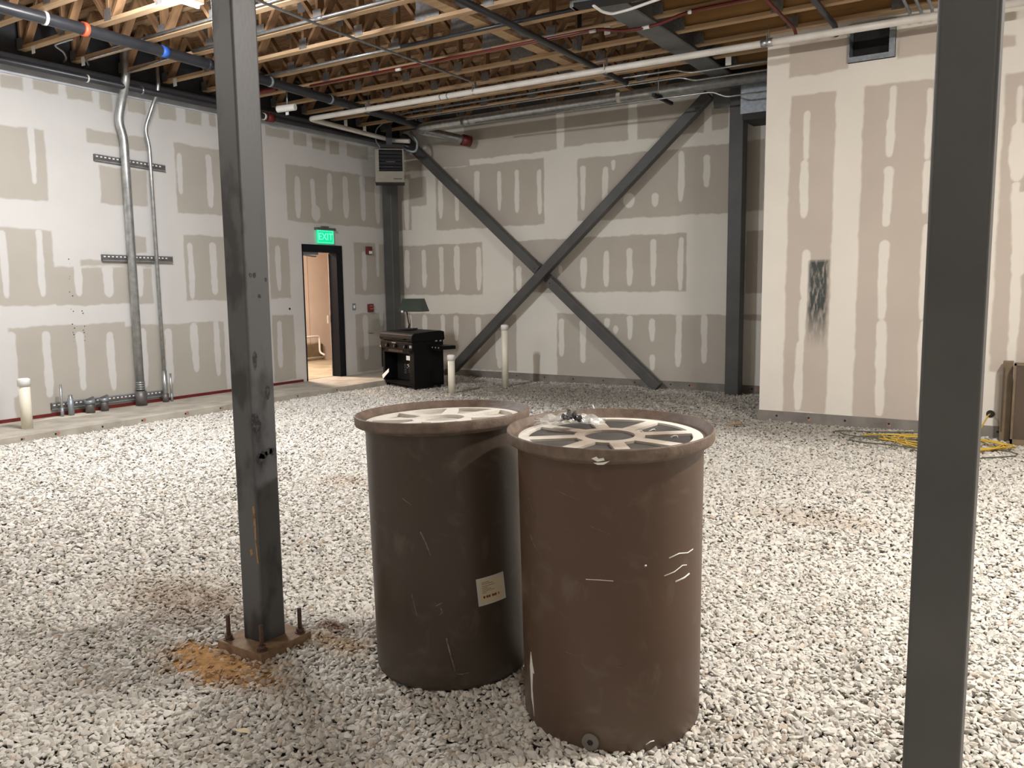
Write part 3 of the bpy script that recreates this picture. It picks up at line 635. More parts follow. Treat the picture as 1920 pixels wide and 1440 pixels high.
for lab, y, x, z1, r, zc in (('thin upright conduit stub with a fine rod, first beside the white standpipe', 5.36, -9.95, .48, .014, .2), ('small capped conduit stub, second from the white standpipe', 5.47, -9.95, .34, .026, .3),
                         ('short wide conduit stub with a crooked cap, third from the white standpipe', 5.70, -9.93, .235, .055, .2), ('short wide conduit stub with a lug on its cap, nearest the thick conduit', 5.90, -9.95, .235, .048, .2), ('thin conduit stub just right of the thin riser', 6.88, -9.97, .47, .013, .2)):
    t = thing('conduit_stub', lab, 'conduit', (x, y, .085), 'conduit stubs on the ledge')
    b = MB(); b.cyl((x, y, .08), (x, y, z1), r, 16); obj('stub', b, M_galv if r < .04 else M_strut, t)
    b = MB(); b.cyl((x, y, .08), (x, y, zc if r < .03 else z1-.06), r*1.35, 14) if r < .03 else b.cyl((x, y, z1-.03), (x, y, z1+.015), r*1.15, 12)
    obj('collar', b, M_galvd, t)
    if r > .04:
        b = MB(); b.bar((x, y-.04, z1+.02), (x, y+.05, z1+.045), .03, .02); obj('cap_lug', b, M_strut, t)

# ---------------------------------------------------------------- pipes overhead
def pipe(name, lab, cat, pts, r, m, rad=.12, n=16, hangers=(), hm=None, clamps=()):
    t = thing(name, lab, cat, pts[0])
    b = MB(); b.tube(smoothpath(pts, 6, rad), r, n); obj('pipe', b, m, t)
    for (x, y, z) in hangers:
        b = MB(); b.cyl((x, y, z+r), (x, y, ZC+.02), .004, 6); h = obj('hanger_rod', b, M_galv, t)
        b = MB(); b.bar((x, y-.0, z+r), (x, y, z+r+.09), .05, .006, (1, 0, 0)) ; b.bar((x-.012, y-r-.006, z-.01), (x-.012, y-r-.006, z+r+.05), .025, .004, (1, 0, 0)); b.bar((x-.012, y+r+.006, z-.01), (x-.012, y+r+.006, z+r+.05), .025, .004, (1, 0, 0)); b.bar((x-.02, y-r-.006, z-r), (x-.02, y+r+.006, z-r), .03, .004); obj('hanger_clevis', b, M_galv, h)
    for (p, q, rr, cm, nm) in clamps:
        b = MB(); b.cyl(p, q, rr, n); obj(nm, b, cm, t)
    return t
pipe('sprinkler_main', 'thick black pipe running from the top left over the gravel towards the far corner', 'pipe', [(-8.36, 1.0, 4.266), (-8.37, 4.7, 4.266), (-8.50, 7.0, 4.266), (-8.78, 10.6, 4.266), (-8.86, 11.5, 4.266)], .060, M_black, .2, 20,
     clamps=[((-8.369, 4.62, 4.266), (-8.369, 4.65, 4.266), .067, M_white, 'white_band'), ((-8.383, 5.02, 4.266), (-8.386, 5.07, 4.266), .071, M_orange, 'orange_coupling'), ((-8.432, 5.95, 4.266), (-8.437, 6.03, 4.266), .0615, M_blue, 'blue_tape'), ((-8.535, 7.58, 4.266), (-8.538, 7.61, 4.266), .067, M_galvd, 'pipe_band'), ((-8.63, 8.75, 4.266), (-8.633, 8.78, 4.266), .067, M_galvd, 'pipe_band'), ((-8.475, 6.58, 4.266), (-8.48, 6.64, 4.266), .069, M_black, 'coupling')])
pipe('wall_pipe', 'straight black pipe hugging the head of the left wall', 'pipe', [(-9.84, 1, 4.17), (-9.84, 11.0, 4.14), (-9.6, 11.35, 4.12), (-9.3, 11.35, 4.0)], .042, M_black, .1, 14,
     clamps=[((-9.84, 8.66, 4.147), (-9.84, 8.78, 4.147), .065, M_redf, 'red_coupling'), ((-9.84, 5.9, 4.155), (-9.84, 5.92, 4.155), .046, M_white, 'white_band'), ((-9.84, 6.62, 4.153), (-9.84, 6.64, 4.153), .05, M_galv, 'pipe_band'), ((-9.84, 8.60, 4.147), (-9.84, 8.63, 4.147), .05, M_white, 'white_band')])
pipe('white_pipe', 'long white pipe crossing above the duct opening, bending towards the corner at its far end', 'pipe', [(-.2, 9.2, 4.14), (-3.0, 9.2, 4.155), (-9.5, 9.2, 4.165), (-9.5, 11.1, 4.11), (-9.2, 11.2, 4.08)], .038, M_wpipe, .08, 16,
     hangers=[(x, 9.2, 4.158) for x in (-8.3, -6.42, -4.5, -2.58)], clamps=[((-2.66, 9.2, 4.155), (-2.54, 9.2, 4.155), .045, M_galv, 'coupling'), ((-6.88, 9.2, 4.16), (-6.86, 9.2, 4.16), .0395, M_galvd, 'ring'), ((-7.0, 9.2, 4.16), (-6.98, 9.2, 4.16), .0395, M_galvd, 'ring')])
for i, (dy, dz, lab) in enumerate(((0, 0, 'upper thin conduit running behind the white pipe with a dip under the roof beam'), (.16, -.06, 'lower thin conduit running behind the white pipe with a dip under the roof beam'))):
    y = 10.25+dy; z = 4.305+dz
    pipe('thin_conduit', lab, 'conduit', [(-8.6, y, z), (-4.05, y, z), (-3.85, y, z-.065), (-2.75, y, z-.065)], .013, M_galv, .06, 8)
pipe('galvanised_pipe', 'thick galvanised pipe crossing before the brace tops, bending back to a red cap', 'pipe', [(-2.75, 10.75, 4.20), (-8.55, 10.75, 4.17), (-8.74, 10.9, 4.17), (-8.5, 11.35, 4.11), (-8.29, 11.66, 4.055)], .072, M_galv, .15, 20,
     clamps=[((-8.36, 11.56, 4.07), (-8.27, 11.69, 4.045), .092, M_redf, 'red_cap'), ((-5.09, 10.75, 4.188), (-5.03, 10.75, 4.188), .0735, M_white, 'white_sticker'), ((-7.75, 10.75, 4.173), (-7.6, 10.75, 4.174), .078, M_galv, 'coupling')])
t = thing('trapeze_hanger', 'short dark steel channel hanging on a rod under the galvanised pipe', 'hanger', (-4.42, 10.7, 4.09))
b = MB(); b.box((-4.45, 10.45, 4.065), (-4.41, 11.1, 4.105)); obj('channel', b, M_blackm, t)
b = MB(); b.cyl((-4.43, 10.62, 4.1), (-4.43, 10.62, 4.6), .006, 6); obj('rod', b, M_galv, t)
pipe('thin_conduit', 'thin conduit under the galvanised pipe with a short dip beside the back column', 'conduit', [(-7.4, 10.6, 4.085), (-3.68, 10.6, 4.05), (-3.5, 10.6, 3.965), (-2.9, 10.6, 3.965)], .011, M_galv, .06, 8)
pipe('rod_line', 'thin grey rod crossing diagonally under the trusses in the middle of the ceiling', 'rod', [(-6.05, 2.5, 4.27), (-6.35, 6.5, 4.27), (-6.42, 9.1, 4.27)], .014, M_galvd, .2, 8)
pipe('black_pipe', 'black pipe running beside the pale board laid over the truss chords', 'pipe', [(-4.68, 2.5, 4.25), (-4.68, 7.2, 4.25), (-4.75, 10.3, 4.25)], .035, M_black, .1, 12)
b = MB(); b.cyl((-4.55, 8.6, 4.25), (-4.55, 8.6, 4.86), .025, 10); tag(obj('drop_pipe', b, M_black), 'short upright black drop pipe between two truss chords right of the long black pipe', 'pipe')
pipe('red_sprinkler_line', 'thin dark red pipe lying along a truss chord and sagging under the roof beam', 'pipe', [(-8.42, 8.19, 4.31), (-4.1, 8.19, 4.31), (-3.85, 8.22, 4.25), (-3.5, 8.24, 4.24), (-3.1, 8.2, 4.31), (-.5, 8.2, 4.31)], .017, M_redp, .15, 10,
     clamps=[((-4.20, 8.17, 4.29), (-4.13, 8.17, 4.29), .018, M_white, 'white_marker'), ((-3.62, 8.235, 4.245), (-3.54, 8.235, 4.245), .019, M_white, 'white_marker'), ((-3.10, 8.17, 4.29), (-3.07, 8.17, 4.29), .02, M_white, 'white_marker'), ((-6.9, 8.17, 4.29), (-6.82, 8.17, 4.29), .018, M_white, 'white_marker')])
pipe('electrical_conduit', 'bright thin conduit along the truss chord right of the left steel column', 'conduit', [(-8.4, 6.34, 4.345), (-4.0, 6.34, 4.345)], .016, M_galv, .1, 10, clamps=[((-6.4, 6.34, 4.345), (-6.3, 6.34, 4.345), .02, M_galv, 'coupling')])
pipe('electrical_conduit', 'thin conduit ending at the black main, along the fifth chord above the white cylinder', 'conduit', [(-8.6, 7.56, 4.335), (-6.3, 7.56, 4.335)], .016, M_galv, .1, 10)
pipe('black_branch_pipe', 'thin black pipe continuing the conduit line along the middle truss chord', 'pipe', [(-6.3, 7.56, 4.335), (-3.9, 7.56, 4.335)], .02, M_black, .1, 10)
pipe('electrical_conduit', 'bright thin conduit along the truss chord next to the glowing lamp', 'conduit', [(-9.0, 5.73, 4.345), (-5.5, 5.73, 4.345)], .014, M_galv, .1, 10)
pipe('red_branch_pipe', 'short red pipe between the black main and the left wall', 'pipe', [(-9.7, 7.85, 4.24), (-8.7, 7.85, 4.25)], .03, M_redp, .1, 10)
for lab, pts in (('bent thin conduit dropping from the wall head to a chord, left of the thick riser', [(-10.0, 5.70, 4.31), (-9.75, 5.62, 4.31), (-9.5, 5.45, 4.31), (-9.4, 5.28, 4.33), (-9.0, 5.28, 4.33)]), ('bent thin conduit from the wall head to the second visible chord', [(-10.0, 5.96, 4.31), (-9.85, 5.95, 4.31), (-9.6, 5.77, 4.31), (-8.55, 5.77, 4.31)]),
                 ('straight thin conduit from the wall head along the chord above the thin riser', [(-9.72, 6.38, 4.31), (-8.9, 6.30, 4.31), (-8.6, 6.31, 4.31)]), ('short thin conduit leaving the wall head just left of the left steel column', [(-10.0, 7.75, 4.31), (-9.0, 7.6, 4.31)])):
    pipe('bent_conduit', lab, 'conduit', pts, .012, M_galv, .08, 8)
# pipes coming down at the right
for lab, x, y0, y1, m, r in (('dark red pipe slanting down to the white pipe left of the duct opening', -2.35, 6.5, 9.45, M_redp, .018), ('black pipe slanting down above the duct opening', -1.97, 6.5, 9.6, M_black, .03), ('thin grey pipe coming out over the wall, first of three left of the near column', -1.25, 6.5, 9.6, M_galvd, .016), ('thin grey pipe coming out over the wall, second of three left of the near column', -1.15, 6.5, 9.6, M_galvd, .016), ('thin grey pipe coming out over the wall, third of three, nearest the near column', -1.05, 6.5, 9.6, M_galvd, .016)):
    pipe('ceiling_pipe', lab, 'pipe', [(x, y0, 4.29), (x, y1-.12, 4.29), (x, y1-.02, 4.22)], r, m, .05, 10)
# paper tags on the chord ends
for i, (x, y, z, lab) in enumerate(((-9.66, 5.225, 4.25, 'white paper tag hanging from a chord end, nearest the left edge of the picture'), (-9.7, 5.82, 4.25, 'white paper tag hanging from a chord end left of the thick riser'), (-9.7, 7.05, 4.25, 'white paper tag hanging from a chord end beside the left steel column'), (-4.06, 8.29, 4.25, 'white printed tag on a chord just left of the roof beam'), (-9.7, 10.2, 4.22, 'white paper tag near the heater, first from the white cylinder'), (-9.75, 10.7, 4.2, 'white paper tag closest to the heater'), (-3.35, 10.15, 4.22, 'white paper tag right of the roof beam above the thin conduits'))):
    b = MB(); b.add([(x, y-.05, z), (x+.07, y-.05, z), (x+.07, y-.052, z+.10), (x, y-.052, z+.10), (x, y-.047, z), (x+.07, y-.047, z), (x+.07, y-.049, z+.10), (x, y-.049, z+.10)], [(0,1,2,3),(7,6,5,4),(0,4,5,1),(1,5,6,2),(2,6,7,3),(3,7,4,0)])
    tag(obj('paper_tag', b, M_paper), lab, 'tag')
t = thing('ceiling_sensor', 'white plastic cylinder on its side below the ceiling beside the left steel column', 'canister', (-8.92, 8.2, 4.1))
b = MB(); b.tube([(-9.05, 8.17, 4.08), (-9.04, 8.172, 4.08), (-8.79, 8.24, 4.09), (-8.78, 8.243, 4.09)], .046, 20); obj('canister_body', b, M_white, t)
b = MB(); b.cyl((-8.9, 8.21, 4.13), (-8.9, 8.21, 4.33), .012, 8); obj('stem', b, M_galvd, t)
b = MB(); b.box((-8.93, 8.2, 3.99), (-8.87, 8.203, 4.03)); obj('hanging_label', b, M_paper, t)
# dark fixture with flex at the top
t = thing('channel_fixture', 'dark metal channel with a white flexible conduit, crossing under the roof beam', 'fixture', (-3.45, 7.2, 4.2))
b = MB(); b.bar((-3.87, 7.2, 4.235), (-2.6, 7.38, 4.235), .12, .06); ch_ = obj('channel', b, M_blackm, t)
b = MB(); b.bar((-3.86, 7.14, 4.25), (-2.6, 7.32, 4.25), .012, .02); obj('lip', b, M_galvd, ch_)
b = MB(); b.tube(smoothpath([(-3.66, 7.2, 4.2), (-3.66, 7.38, 4.19), (-3.6, 7.46, 4.18), (-3.4, 7.44, 4.18), (-3.0, 7.36, 4.2), (-2.9, 7.34, 4.26)], 6, .08), .014, 10); obj('flexible_conduit', b, M_white, t)
b = MB(); b.box((-3.88, 7.14, 4.205), (-3.84, 7.26, 4.26)); obj('end_clamp', b, M_galv, t)

# lamps: strip fixtures with a glowing tube
M_tube = mat('glowing tube', (1, 1, 1), .4, emit=(1, .97, .93), es=28)
for (x, y, lab) in ((-6.79, 4.65, 'glowing white strip lamp under the trusses at the top left'), (1.3, 4.6, 'glowing white strip lamp over the gravel beyond the right edge'), (.9, -.6, 'glowing white strip lamp behind the camera'), (-7.6, -1.6, 'glowing white strip lamp behind the left steel column')):
    t = thing('strip_lamp', lab, 'lamp', (x, y, 4.22))
    b = MB(); b.box((x-.045, y-.6, 4.262), (x+.045, y+.6, 4.325)); obj('housing', b, M_white, t)
    b = MB(); b.cyl((x, y-.57, 4.238), (x, y+.57, 4.238), .018, 12); obj('tube', b, M_tube, t)

# ---------------------------------------------------------------- duct opening, ductwork
t = thing('duct_collar', 'open galvanised duct end set in the wall just below the white pipe', 'duct', (-1.62, 9.62, 3.915))
b = MB(); x0, x1, z0, z1, y0, y1 = -1.85, -1.39, 3.915, 4.30, 9.585, 10.3; th = .004
for a, c in (((x0, y0, z0), (x1, y1, z0+th)), ((x0, y0, z1-th), (x1, y1, z1)), ((x0, y0, z0), (x0+th, y1, z1)), ((x1-th, y0, z0), (x1, y1, z1)), ((x0, y1-th, z0), (x1, y1, z1))): b.box(a, c)
o = obj('duct_sleeve', b, M_galvd, t)
b = MB()
for a, c in (((x0, y0-.001, z0), (x1, y0+.05, z0+.055)), ((x1-.06, y0-.001, z0+.055), (x1, y0+.05, z1)), ((x0, y0-.001, z0+.055), (x0+.012, y0+.05, z1))): b.box(a, c)
obj('duct_flange', b, M_galvd, t)
b = MB(); b.box((x0+.013, y0+.25, z0+.056), (x1-.061, y0+.26, z1-.005)); obj('duct_black_sheet', b, M_blackm, t)  # black sheet fills the duct behind its mouth
t = thing('galvanised_duct', 'pale galvanised box duct between the back column and the right wall corner', 'duct', (-3.1, 11.3, 3.73))
b = MB(); b.box((-3.42, 10.95, 3.80), (-2.72, 11.5, 4.32)); obj('duct_body', b, M_galvd, t)
b = MB(); b.box((-3.40, 10.97, 3.72), (-2.72, 11.48, 3.80)); obj('duct_bottom_rail', b, M_blackm, t)  # plain black block under the duct body

# ---------------------------------------------------------------- door and corridor
t = bpy.data.objects.new('door_1', None); col.objects.link(t); t.location = (XL, 9.94, .085); t['kind'] = 'structure'; t['label'] = 'open doorway with black steel frame in the left wall'
y0, y1, zt = 9.49, 10.39, 2.32
b = MB(); b.box((XL-.16, y0, .085), (XL+.02, y0+.012, zt)); b.box((XL-.16, y0, zt-.12), (XL+.02, y1, zt)); b.box((XL-.16, y1-.14, .085), (XL+.02, y1, zt-.12)); b.box((XL-.16, y0, .085), (XL-.02, y0+.02, zt)); obj('door_frame', b, M_frame, t, bevel=.003)
b = MB(); b.bar((XL-.17, 10.27, 1.14), (XL-.72, 10.86, 1.14), .045, 2.08); lf = obj('door_leaf', b, mat('dark door', (.008, .012, .022), .8, spec=.05), t)
b = MB(); b.cyl((XL-.66, 10.79, 1.02), (XL-.61, 10.745, 1.02), .012, 8); b.cyl((XL-.61, 10.745, 1.02), (XL-.53, 10.66, 1.02), .01, 8); obj('door_handle', b, M_galv, lf)
b = MB(); b.box((XL-.168, y1-.155, .09), (XL-.16, y1-.14, zt-.13)); obj('lit_edge_strip', b, M_galv, t)  # bright metal strip stands in for light caught by the door edge
b = MB(); b.box((XL-.21, 10.20, 1.0), (XL-.17, 10.206, 1.14)); obj('strike_plate', b, M_galv, t)
b = MB(); b.box((XL-.10, y0+.03, zt-.165), (XL-.04, y0+.4, zt-.125)); b.tube([(XL-.07, y0+.1, zt-.17), (XL-.07, y0+.3, zt-.19), (XL-.2, y0+.5, zt-.18)], .012, 8); obj('door_closer', b, M_galvd, t)
b = MB(); b.box((XL-2.9, 8.6, -.1), (XL-.14, 13.2, .09)); struct(obj('floor_corridor', b, mat('corridor concrete', (.46, .42, .30), .7, c2=(.28, .24, .17), scale=3)))
M_corr = mat('corridor wall board', (.70, .60, .52), .8, c2=(.62, .51, .43), scale=1.5)
b = MB(); b.box((XL-2.9, 8.6, 0), (XL-2.8, 13.2, 3.1)); b.box((XL-2.9, 13.1, 0), (XL-.14, 13.2, 3.1)); b.box((XL-2.9, 8.5, 0), (XL-.14, 8.6, 3.1)); b.box((XL-2.9, 8.5, 3.0), (XL-.14, 13.2, 3.1)); cw = struct(obj('wall_corridor', b, M_corr))
for y in (11.95, 12.25):
    b = MB(); b.box((XL-2.801, y, .1), (XL-2.797, y+.012, 3.0)); obj('panel_joint', b, mat('joint line', (.42, .33, .26), .8), cw)
b = MB(); b.box((XL-2.79, 8.62, .09), (XL-2.74, 12.55, .42)); tag(obj('brown_skirting_box', b, M_cabe), 'brown boxed base along the corridor wall seen through the doorway', 'box')
b = MB(); b.tube(smoothpath([(XL-2.7, 9, .60), (XL-2.7, 12.42, .60), (XL-2.7, 12.42, .25), (XL-2.55, 12.42, .2)], 5, .06), .022, 10); tag(obj('corridor_pipe', b, M_white), 'white pipe running low on the corridor wall and bending down, seen through the doorway', 'pipe')
b = MB(); b.cyl((XL-2.6, 9, .16), (XL-2.6, 12.4, .16), .02, 8); tag(obj('corridor_floor_pipe', b, M_pvc), 'pale pipe lying on the corridor floor beyond the doorway', 'pipe')
b = MB(); b.box((XL-2.3, 12.45, .09), (XL-1.6, 12.9, 2.2)); tag(obj('dark_cabinet', b, M_frame), 'dark tall cabinet beyond the doorway, beside the open door leaf', 'cabinet')

# ---------------------------------------------------------------- exit sign and wall devices
t = thing('exit_sign', 'green glowing exit sign above the doorway', 'sign', (-10.06, 9.98, 2.32))
M_exit = mat('green glow', (.0, .3, .15), .4, emit=(.0, .80, .33), es=.9)
M_exd = mat('green letters', (.01, .3, .15), .4, emit=(.25, 1.0, .70), es=1.0)
b = MB(); b.box((-10.07, 9.80, 2.34), (-10.055, 10.18, 2.565)); obj('glowing_panel', b, M_exit, t)
b = MB(); b.box((-10.1, 9.78, 2.56), (-10.02, 10.20, 2.60)); b.box((-10.1, 9.93, 2.60), (-10.04, 10.06, 2.625)); obj('housing', b, M_strut, t)
cu = bpy.data.curves.new('exit_text', 'FONT'); cu.body = 'EXIT'; cu.size = .20; cu.align_x = 'CENTER'; cu.align_y = 'CENTER'; cu.extrude = .002
to = bpy.data.objects.new('tmp', cu); col.objects.link(to); bpy.context.view_layer.update()
me = bpy.data.meshes.new_from_object(to.evaluated_get(bpy.context.evaluated_depsgraph_get())); bpy.data.objects.remove(to)
me.materials.clear(); me.materials.append(M_exd)
to = bpy.data.objects.new('exit_letters', me); col.objects.link(to); to.parent = t; to.rotation_euler = (PI/2, 0, PI/2); to.location = Vector((-10.054, 9.99, 2.45))-t.location; to.scale = (.8, .8, 1)
b = MB(); 
for a, c in (((-10.0548, 9.815, 2.355), (-10.0535, 10.165, 2.361)), ((-10.0548, 9.815, 2.545), (-10.0535, 10.165, 2.551)), ((-10.0548, 9.815, 2.355), (-10.0535, 9.821, 2.551)), ((-10.0548, 10.159, 2.355), (-10.0535, 10.165, 2.551))): b.box(a, c)
obj('border_line', b, M_exd, t)
t = thing('strobe_alarm', 'small red fire alarm strobe high on the wall right of the doorway', 'alarm', (-10.09, 11.05, 2.19))
b = MB(); b.box((-10.1, 10.99, 2.19), (-10.05, 11.12, 2.33)); obj('housing', b, M_redf, t, bevel=.008)
b = MB(); b.box((-10.05, 11.03, 2.2), (-10.03, 11.09, 2.25)); obj('strobe_lens', b, M_white, t)
t = thing('pull_station', 'red fire alarm box at switch height right of the doorway', 'alarm', (-10.09, 11.05, 1.17))
b = MB(); b.box((-10.1, 10.99, 1.17), (-10.05, 11.11, 1.315)); obj('housing', b, M_redf, t, bevel=.006)
b = MB(); b.box((-10.05, 11.01, 1.22), (-10.04, 11.09, 1.24)); b.box((-10.05, 11.01, 1.27), (-10.048, 11.09, 1.29)); obj('pull_handle', b, mat('pale red', (.5, .12, .1), .5), t)
t = thing('light_switch', 'grey metal switch plate with a pale toggle right of the doorway', 'switch', (-10.09, 10.65, 1.22))
b = MB(); b.box((-10.1, 10.61, 1.215), (-10.092, 10.69, 1.335)); obj('plate', b, M_galvd, t)
b = MB(); b.box((-10.092, 10.64, 1.25), (-10.075, 10.66, 1.30)); obj('toggle', b, M_white, t)
b = MB(); b.cyl((-10.099, 9.18, 1.283), (-10.094, 9.18, 1.283), .018, 12); tag(obj('wall_hole', b, M_blackm), 'small black hole in the board left of the doorway', 'hole')
b = MB(); b.tube([(-10.1, 11.0, .80), (-10.094, 11.05, .79), (-10.094, 11.12, .79)], .004, 6); tag(obj('wire_stub', b, M_blackm), 'tiny wire stub in the wall below the red fire alarm box', 'wire')
# specks of marking on the board
b = MB(); r_ = random.Random(4)
for (yc, z0_, z1_) in ((5.66, .98, 2.0), (5.80, .98, 1.5)):
    z = z0_
    while z < z1_:
        y = yc+r_.uniform(-.02, .02); s_ = r_.uniform(.002, .006); b.box((-10.0985, y-s_, z), (-10.0965, y+s_, z+s_*2.4)); z += r_.choice((.03, .05, .16))
    
o = obj('marking_specks', b, M_blackm, wl); o['kind'] = 'stuff'

# ---------------------------------------------------------------- unit heater
def place(bmb, c, rz): return bmb.xf(Matrix.Translation(c) @ Matrix.Rotation(rz, 4, 'Z'))
HC = Vector((-9.40, 10.90, 3.36)); HR = math.radians(40)   # front looks to -Y before turning
M_heat = mat('beige heater enamel', (.27, .25, .20), .45, c2=(.21, .195, .155), scale=4)
t = thing('unit_heater', 'beige unit heater with black louvres hanging in the far corner above the grill', 'heater', HC)
def hb(name, boxes, m, par=None, bevel=0):
    b = MB()
    for a, c in boxes: b.box(a, c)
    return obj(name, place(b, HC, HR), m, par or t, bevel=bevel)
hb('case', [((-.24, -.17, 0), (.24, .2, .18)), ((-.24, -.17, .18), (-.175, .2, .55)), ((.215, -.17, .18), (.24, .2, .55)), ((-.24, -.17, .535), (.24, .2, .55)), ((-.24, .0, .18), (.24, .2, .535))], M_heat, bevel=.004)
hb('dark_cavity', [((-.175, -.10, .18), (.215, -.005, .535))], M_blackm)
hb('base_strip', [((-.245, -.175, -.012), (.245, .2, .0))], M_blackm)
for k in range(6):
    b = MB(); b.add([(-.18, -.165, .20+k*.058), (.195, -.165, .20+k*.058), (.195, -.11, .235+k*.058), (-.18, -.11, .235+k*.058), (-.18, -.165, .206+k*.058), (.195, -.165, .206+k*.058), (.195, -.11, .241+k*.058), (-.18, -.11, .241+k*.058)], [(3,2,1,0),(4,5,6,7),(0,1,5,4),(1,2,6,5),(2,3,7,6),(3,0,4,7)])
    obj('louvre', place(b, HC, HR), M_black, t)
hb('nameplate', [((.06, -.1715, .05), (.2, -.17, .062))], M_blackm); hb('nameplate', [((-.2, -.1715, .05), (-.12, -.17, .058))], M_ink)
hb('louvre_glint', [((-.09, -.135, .262), (.06, -.125, .275))], M_white); hb('louvre_glint', [((-.06, -.135, .33), (.09, -.125, .343))], M_white)  # white strips put in as the glints between the louvres
hb('mounting_post', [((-.05, .0, .58), (.05, .1, .98))], M_black)
hb('bracket', [((-.15, -.05, .58), (.25, .12, .64))], M_blackm)
b = MB(); b.tube(smoothpath([HC+Vector((-.1, -.1, .58)), HC+Vector((-.22, -.1, .72)), HC+Vector((-.2, -.1, .9)), HC+Vector((-.05, -.1, .98))], 5, .1), .01, 8); obj('supply_cable', b, M_galvd, t)
b = MB(); b.tube(smoothpath([HC+Vector((.2, .1, .56)), HC+Vector((.4, .22, .5)), HC+Vector((.42, .25, .68)), HC+Vector((.3, .2, .85))], 5, .1), .022, 8); obj('supply_hose', b, M_galvd, t)

# ---------------------------------------------------------------- grill with the lamp on it
GC = Vector((-8.53, 10.32, 0)); GR = math.radians(-20)
t = thing('gas_grill', 'black gas grill on a cabinet with its lid closed, in the far left corner', 'grill', GC)
M_gr = mat('grill black enamel', (.0045, .0045, .005), .5, c2=(.003, .003, .0035), scale=5, spec=.16)
M_gri = mat('grill inside', (.006, .006, .006), .8); M_sil = mat('tarnished chrome', (.55, .54, .52), .35, .5)
def gb(name, boxes, m=None, par=None, bevel=0):
    b = MB()
    for a, c in boxes: b.box(a, c)
    return obj(name, place(b, GC, GR), m or M_gr, par or t, bevel=bevel)
Wd, Dp = .50, .27     # half width, half depth
gb('side_panel', [((Wd-.03, -Dp, .05), (Wd, Dp, .70))]); gb('side_panel', [((-Wd, -Dp, .05), (-Wd+.03, Dp, .70))])
gb('side_corner', [((Wd-.005, -Dp-.005, .03), (Wd+.006, Dp*.3, .72))])
gb('back_panel', [((-Wd, Dp-.02, .05), (Wd, Dp, .70))]); gb('bottom_shelf', [((-Wd, -Dp, .05), (Wd, Dp, .09))])
gb('front_frame', [((Wd-.14, -Dp-.004, .09), (Wd, -Dp+.02, .62)), ((-Wd, -Dp-.004, .09), (-Wd+.06, -Dp+.02, .62)), ((-Wd, -Dp-.004, .56), (Wd, -Dp+.02, .62))])
gb('inner_back', [((-Wd+.03, -Dp+.25, .09), (Wd-.03, -Dp+.26, .56))], M_gri)
gb('control_panel', [((-Wd-.02, -Dp-.03, .62), (Wd, -Dp+.04, .745))], bevel=.01)
for x in (-.28, -.02, .30):
    b = MB(); b.cyl((x, -Dp-.03, .675), (x, -Dp-.06, .672), .032, 16); k = obj('burner_knob', place(b, GC, GR), M_gr, t)
    b = MB(); b.bar((x-.012, -Dp-.062, .658), (x+.004, -Dp-.062, .69), .004, .006); obj('knob_mark', place(b, GC, GR), M_sil, k)
gb('badge', [((-.14, -Dp-.034, .715), (-.01, -Dp-.03, .728))], M_sil)
gb('firebox', [((-Wd, -Dp+.02, .70), (Wd+.0, Dp, .79))])
b = MB(); xs0, xs1 = -Wd-.03, Wd+.01
prof = [(-Dp-.03, .755), (-Dp-.045, .80), (-Dp-.03, .86), (-Dp+.01, .885), (0, .905), (Dp-.04, .915), (Dp+.02, .90), (Dp+.03, .78), (Dp, .755)]
n = len(prof); b.add([(xs0, y, z) for y, z in prof]+[(xs1, y, z) for y, z in prof], [tuple(range(n)), tuple(reversed(range(n, 2*n)))]+[(k, n+k, n+(k+1) % n, (k+1) % n) for k in range(n)])
lidg = obj('hood', place(b, GC, GR), M_gr, t, bevel=.008)
b = MB(); b.tube([(-.32, -Dp-.04, .79), (-.32, -Dp-.08, .79), (.32, -Dp-.08, .79), (.32, -Dp-.04, .79)], .009, 8); obj('hood_handle', place(b, GC, GR), M_gr, lidg)
gb('hinge', [((Wd+.0, .12, .745), (Wd+.02, .15, .765)), ((Wd, .2, .745), (Wd+.02, .23, .765))], M_sil)
gb('side_shelf', [((Wd+.005, .02, .635), (Wd+.33, Dp+.02, .69)), ((Wd+.005, .0, .62), (Wd+.34, .02, .71))])
for k in range(3): gb('tool_hook', [((Wd+.10+k*.09, -.003, .655), (Wd+.125+k*.09, .001, .675))], M_sil)
gb('folded_shelf', [((-Wd-.06, -Dp+.0, .30), (-Wd-.03, Dp-.1, .68))]); gb('shelf_bracket', [((-Wd-.06, -Dp-.02, .63), (-Wd+.06, -Dp, .655))], M_sil)
gb('valve', [((Wd-.05, -Dp-.05, .66), (Wd-.01, -Dp-.03, .70))], M_sil)
gb('warning_band', [((-.30, -Dp-.006, .575), (.16, -Dp-.004, .612))], mat('dim grey band', (.05, .045, .045), .5)); gb('red_lettering', [((-.06+k*.045, -Dp-.008, .582), (-.03+k*.045, -Dp-.006, .605)) for k in range(5)], mat('dim red print', (.14, .03, .028), .5))
gb('sticker', [((.27, -Dp-.006, .46), (.38, -Dp-.004, .53))], M_paper); gb('sticker_chips', [((.30, -Dp-.006, .38), (.33, -Dp-.004, .395)), ((.33, -Dp-.006, .355), (.345, -Dp-.004, .375)), ((.29, -Dp-.006, .335), (.30, -Dp-.004, .35))], M_paper)
for cidx, x in enumerate((-.20, -.06, .08)):
    for k in range(6):
        gb('vent_slot', [((x-.035, -Dp+.244, .20+k*.028+(.02*cidx)), (x+.03, -Dp+.249, .206+k*.028+.02*cidx))], M_sil)
